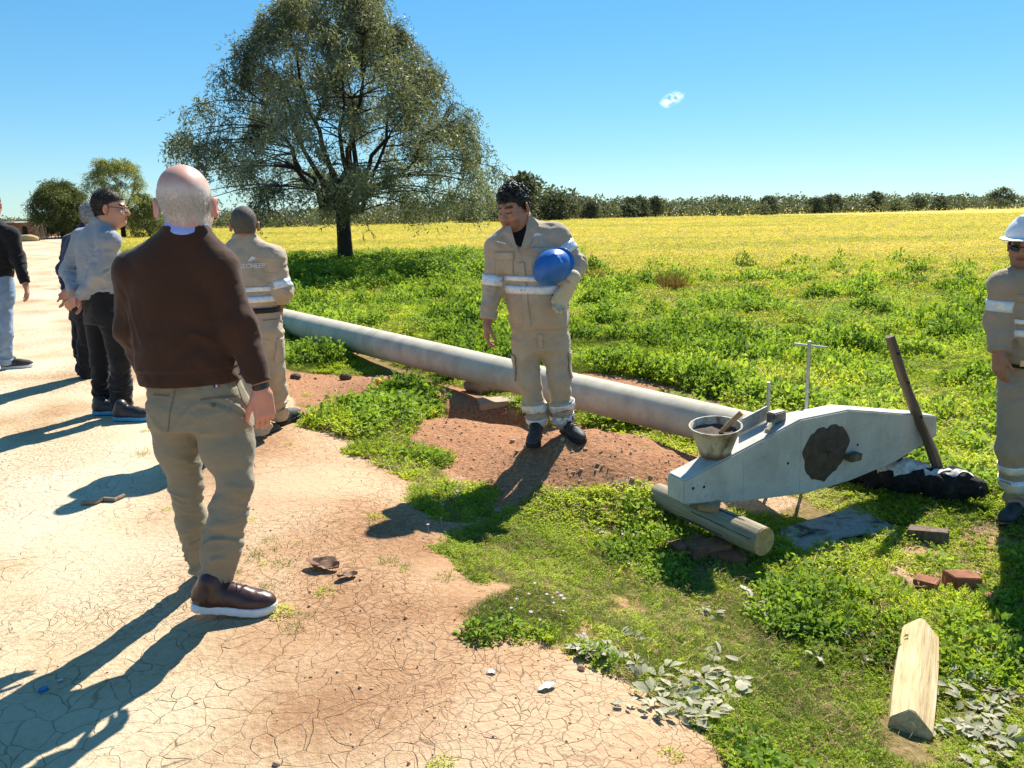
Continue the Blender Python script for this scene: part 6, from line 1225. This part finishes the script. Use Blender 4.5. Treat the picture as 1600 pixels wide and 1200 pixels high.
for i, (f, sd, w, h) in enumerate(((.38, -.03, .20, .08), (.52, -.02, .24, .08), (.68, -.02, .14, .06), (.84, .0, .16, .05), (.60, .05, .20, .05))):
    o = decal('ash_patch', tr, cd_*Lc*f+V(0, sd, .05), V(-.1, -.75, 1), V(0, 1, .5), w, h, M_ASH, co_, 12, 6, .006, lambda i, j, w, h, s=i: ((i-.5)*w, (j-.5)*h*(.35+.65*abs(math.sin(i*5+s)))+.012*math.sin(i*9+s)))
# board with a round cut-out, muddy
bq = [(1218, 835), (1322, 800), (1335, 792), (1418, 838), (1400, 850), (1352, 838), (1310, 848), (1302, 868), (1318, 876), (1300, 888), (1222, 855)]
mb = MB(); a = []
for q in bq: p = gp(*q); p = p+V(0, 0, .028); a.append(p)
zc = np.mean([p[2] for p in a]); bcx = np.mean(a, 0)
for p in a: p[2] = zc+.03*(p[1]-bcx[1])-.012*(p[0]-bcx[0])
k = len(a); mb.add(a+[p-V(0, 0, .012) for p in a], [tuple(range(k)), tuple(range(2*k-1, k-1, -1))]+[(i, (i+1) % k, k+(i+1) % k, k+i) for i in range(k)])
def boardmat():
    n = NT('muddy_board'); co = n.coord(); a = n.noise(4.2, 6, co, .65, .5); n.col(n.mix(n.maprange(a, .50, .62), n.ramp(n.noise(30, 5, co), [(.3, (.26, .235, .195)), (.7, (.40, .37, .32))]), (.05, .042, .036))); n.rough(.85); n.bump(n.noise(20, 6, co), .5, .01); return n.m
thing(mb, 'plywood_board', boardmat(), 'grey mud-smeared board with a rounded cut-out lying under the cross-arm', 'board', bcx)
# split timber in the foreground
ga = gp(1421, 1146); gb = gp(1436, 1000); d_ = nrm((gb-ga)*V(1, 1, 0)); s_ = V(d_[1], -d_[0], 0); La = np.linalg.norm((gb-ga)[:2]); mb = MB(); sec = [(-.066, 0), (-.060, .050), (-.006, .088), (.010, .086), (.066, .030), (.062, 0)]; vv = []
for i in range(9):
    f = i/8; wv = .92+.08*math.sin(f*3); end = .0
    for j, (x_, z_) in enumerate(sec): e = (.035*abs(x_)/.066 if i == 8 else 0)-(.02 if (i == 0 and j in (2, 3)) else 0); vv.append(V(0, 1, 0)*(La*f-e)+V(1, 0, 0)*x_*wv*1.18+V(0, 0, z_*(.95+.04*math.sin(f*5+j))-.005))
k = len(sec); mb.add(vv, [(i*k+j, i*k+(j+1) % k, (i+1)*k+(j+1) % k, (i+1)*k+j) for i in range(8) for j in range(k)]+[tuple(range(k)), tuple(8*k+j for j in range(k-1, -1, -1))]); o = mb.build('split_timber', M_SPLIT, None, False, .003); o.location = ga; o.rotation_euler = (0, 0, math.atan2(-d_[0], d_[1])); tag(o, 'pale split timber block with a ridged top lying in the foreground grass', 'timber')
# sticks, leaves and litter
def stick(pts_, r0, label, name='stick', mat=None, cat='stick'):
    a = [gp(*p)+V(0, 0, r0*.8+(p[2] if len(p) > 2 else 0)) if False else gp(p[0], p[1])+V(0, 0, r0*.8) for p in pts_]; mb = MB(); mb.tube([p-a[0] for p in a], [r0*(1-.5*i/len(a)) for i in range(len(a))], 7, True, None, .12); o = mb.build(name, mat or M_STICK, None, True); o.location = a[0]; return tag(o, label, cat)
stick([(1415, 908), (1428, 925), (1437, 940), (1452, 956)], .011, 'thin bent stick beside the small half brick'); stick([(128, 789), (150, 788), (163, 783), (180, 784), (194, 777)], .016, 'dark dry twig on the road left of the walking man'); stick([(722, 985), (748, 1003), (772, 1012)], .004, 'fine dry stem at the edge of the foreground weeds')
M_DLEAF = simple('dry_leaf', (.22, .13, .085), .9, .3, 30, .4, 60); M_GLEAF = simple('fresh_leaf', (.035, .12, .015), .75, .2); M_PAPER = simple('paper_scrap', (.62, .60, .55), .8, .1); M_CAP = simple('blue_plastic_cap', (.015, .16, .35), .4, .1); M_BAG = simple('green_plastic_bag', (.07, .30, .13), .35, .2, 12, .4, 40); M_ORANGE = simple('orange_peel', (.75, .27, .02), .5, .15); M_TRASH = simple('white_plastic', (.68, .66, .64), .5, .1)
def flatleaf(px, py, L, W, rz, mat, label, name, cat, crumple=.25, seed=1, n=9, lift=.006):
    r = np.random.default_rng(seed); c = gp(px, py); vv = []; m = 5
    for i in range(n+1):
        f = i/n; w = W*math.sin(math.pi*(f*.92+.04))**.7
        for j in range(m): t = (j/(m-1)-.5)*2; vv.append(V((f-.5)*L, t*w*.5, lift+crumple*W*(abs(vnoise(f*4+seed, t*1.5, seed))+.25*t*t)))
    R = rotz(rz); vv = [R @ v for v in vv]; b = len(vv); vv += [v-V(0, 0, .0015) for v in vv]
    F = [(i*m+j, i*m+j+1, (i+1)*m+j+1, (i+1)*m+j) for i in range(n) for j in range(m-1)]; mb = MB(); mb.add(vv, F+[tuple(b+q for q in f[::-1]) for f in F]); o = mb.build(name, mat, None, True); o.location = c; return tag(o, label, cat)
flatleaf(505, 888, .16, .085, -.3, M_DLEAF, 'large crumpled dry leaf on the road', 'dry_leaf', 'leaf', .55, 3); flatleaf(543, 903, .09, .05, .5, M_DLEAF, 'smaller crumpled dry leaf just right of the large one', 'dry_leaf', 'leaf', .5, 5); flatleaf(1250, 993, .085, .042, .2, M_GLEAF, 'single glossy dark green leaf on the foreground weeds', 'green_leaf', 'leaf', .12, 2, lift=.05); flatleaf(1165, 925, .07, .03, -1.0, M_PAPER, 'pale wood chip in the weeds below the log', 'wood_chip', 'chip', .1, 4, lift=.02)
flatleaf(855, 1076, .075, .03, .6, M_PAPER, 'white paper scrap on the bare earth near the foreground weeds', 'paper_scrap', 'litter', .5, 6); flatleaf(768, 1052, .035, .02, .1, M_PAPER, 'tiny white scrap left of the larger paper scrap', 'paper_scrap', 'litter', .3, 7); flatleaf(95, 1065, .02, .016, 0, M_PAPER, 'tiny pale chip in the walking man\'s shadow', 'paper_scrap', 'litter', .2, 8); flatleaf(1003, 443, .34, .22, 0, M_TRASH, 'white plastic litter between the dry tussocks', 'plastic_litter', 'litter', .5, 9); flatleaf(461, 437, .45, .3, .2, M_TRASH, 'pale litter heap in the weeds left of the tree', 'plastic_litter', 'litter', .6, 10)
p = gp(68, 1079); mb = MB(); mb.tube([V(0, 0, .0), V(0, 0, .009)], .015, 16); o = mb.build('bottle_cap', M_CAP, None, True, .002); o.location = p; tag(o, 'blue plastic bottle cap on the road in the walking man\'s shadow', 'bottle cap')
lump(610, 428, (.20, .17, .16), M_BAG, 'green plastic bag lying beyond the weeds beside the tree', 'plastic_bag', 'bag', 1, .3); lump(591, 600, (.045, .04, .035), M_ORANGE, 'orange fruit lying on the red soil beside the pole', 'orange_fruit', 'fruit', 2)
lump(540, 592, (.07, .05, .045), M_MORT, 'dark clod on the red soil left of the orange fruit', 'soil_clod', 'clod', 3); lump(462, 592, (.06, .05, .04), M_MORT, 'dark clod near the khaki walker\'s foot', 'soil_clod', 'clod', 4)
c = gp(770, 632); mb = MB(); mb.box(c+V(.05, .05, .0), (.20, .11, .04), rotz(.2), .006); thing(mb, 'concrete_slab', M_CONCL, 'flat concrete slab in the dug hole under the pole', 'slab', c, None, False, .008); lump(770, 612, (.30, .16, .13), M_CONCL, 'rough lump of old concrete under the pole behind the heap', 'concrete_lump', 'rubble', 6)
# clods and pebbles: too many to count
def clods():
    r = np.random.default_rng(5); ic = bmesh.new(); bmesh.ops.create_icosphere(ic, subdivisions=1, radius=1.); bv = np.array([v.co[:] for v in ic.verts]); bf = np.array([[v.index for v in f.verts] for f in ic.faces]); ic.free(); VV, FF = [], []; o = 0
    x, y = polar(22000, 1.8, 11, -34, 34, r); lo = inside(MOUND, x, y) | inside(STRIP, x, y); pr = np.where(lo, .9, np.where(road_d(x, y) > -.7, .14, .012)); k = (r.random(len(x)) < pr) & ~greenmask(x, y); x, y, lo = x[k], y[k], lo[k]; z = H(x, y); s = np.exp(r.normal(-5.6, .5, len(x)))*np.where(lo, 1.35, .7)
    for i in range(len(x)):
        q = bv*(1+.25*r.normal(0, 1, (len(bv), 1)))*s[i]*r.uniform(.6, 1.2, 3); VV.append(q+[x[i], y[i], z[i]+s[i]*.2]); FF.append(bf+o); o += len(bv)
    me = mesh_np('soil_clods', np.vstack(VV), np.vstack(FF)); o = link('soil_clods', me, simple('clod_earth', (.52, .32, .19), .95, .35, 40, .3, 120), None, False); tag(o, 'small crumbs and clods of earth scattered over soil and road', 'clods', None, 'stuff')
clods()
# small pale flowers among the weeds
def flowers():
    r = np.random.default_rng(9); P_ = []
    for cx_, cy_, s, n in ((845, 945, 45, 9), (700, 800, 40, 7), (940, 1020, 30, 3), (880, 960, 30, 4), (720, 770, 30, 4)):
        for i in range(n): P_.append(gp(cx_+r.normal(0, s*.5), cy_+r.normal(0, s*.4)))
    VV, FF = [], []; o = 0
    for p in P_:
        h = r.uniform(.035, .07); rr_ = r.uniform(.005, .009)
        for k in range(9):
            a = k*.698; d = V(math.cos(a), math.sin(a), .25); s = V(-math.sin(a), math.cos(a), 0)*.32; c = p+V(0, 0, h); VV += [c, c+(d+s)*rr_*.8, c+d*rr_*1.25, c+(d-s)*rr_*.8]; FF.append((o, o+1, o+2, o+3)); o += 4
        VV += [p+V(.001, 0, 0), p+V(-.001, 0, 0), p+V(-.001, 0, h), p+V(.001, 0, h)]; FF.append((o, o+1, o+2, o+3)); o += 4
    me = bpy.data.meshes.new('small_flowers'); me.from_pydata([tuple(v) for v in VV], [], FF); ob = link('small_flowers', me, simple('pale_pink_petal', (.50, .38, .45), .7, .1, bump=0), None, False); tag(ob, 'small pale pink daisies among the foreground weeds', 'flowers', None, 'stuff')
flowers()
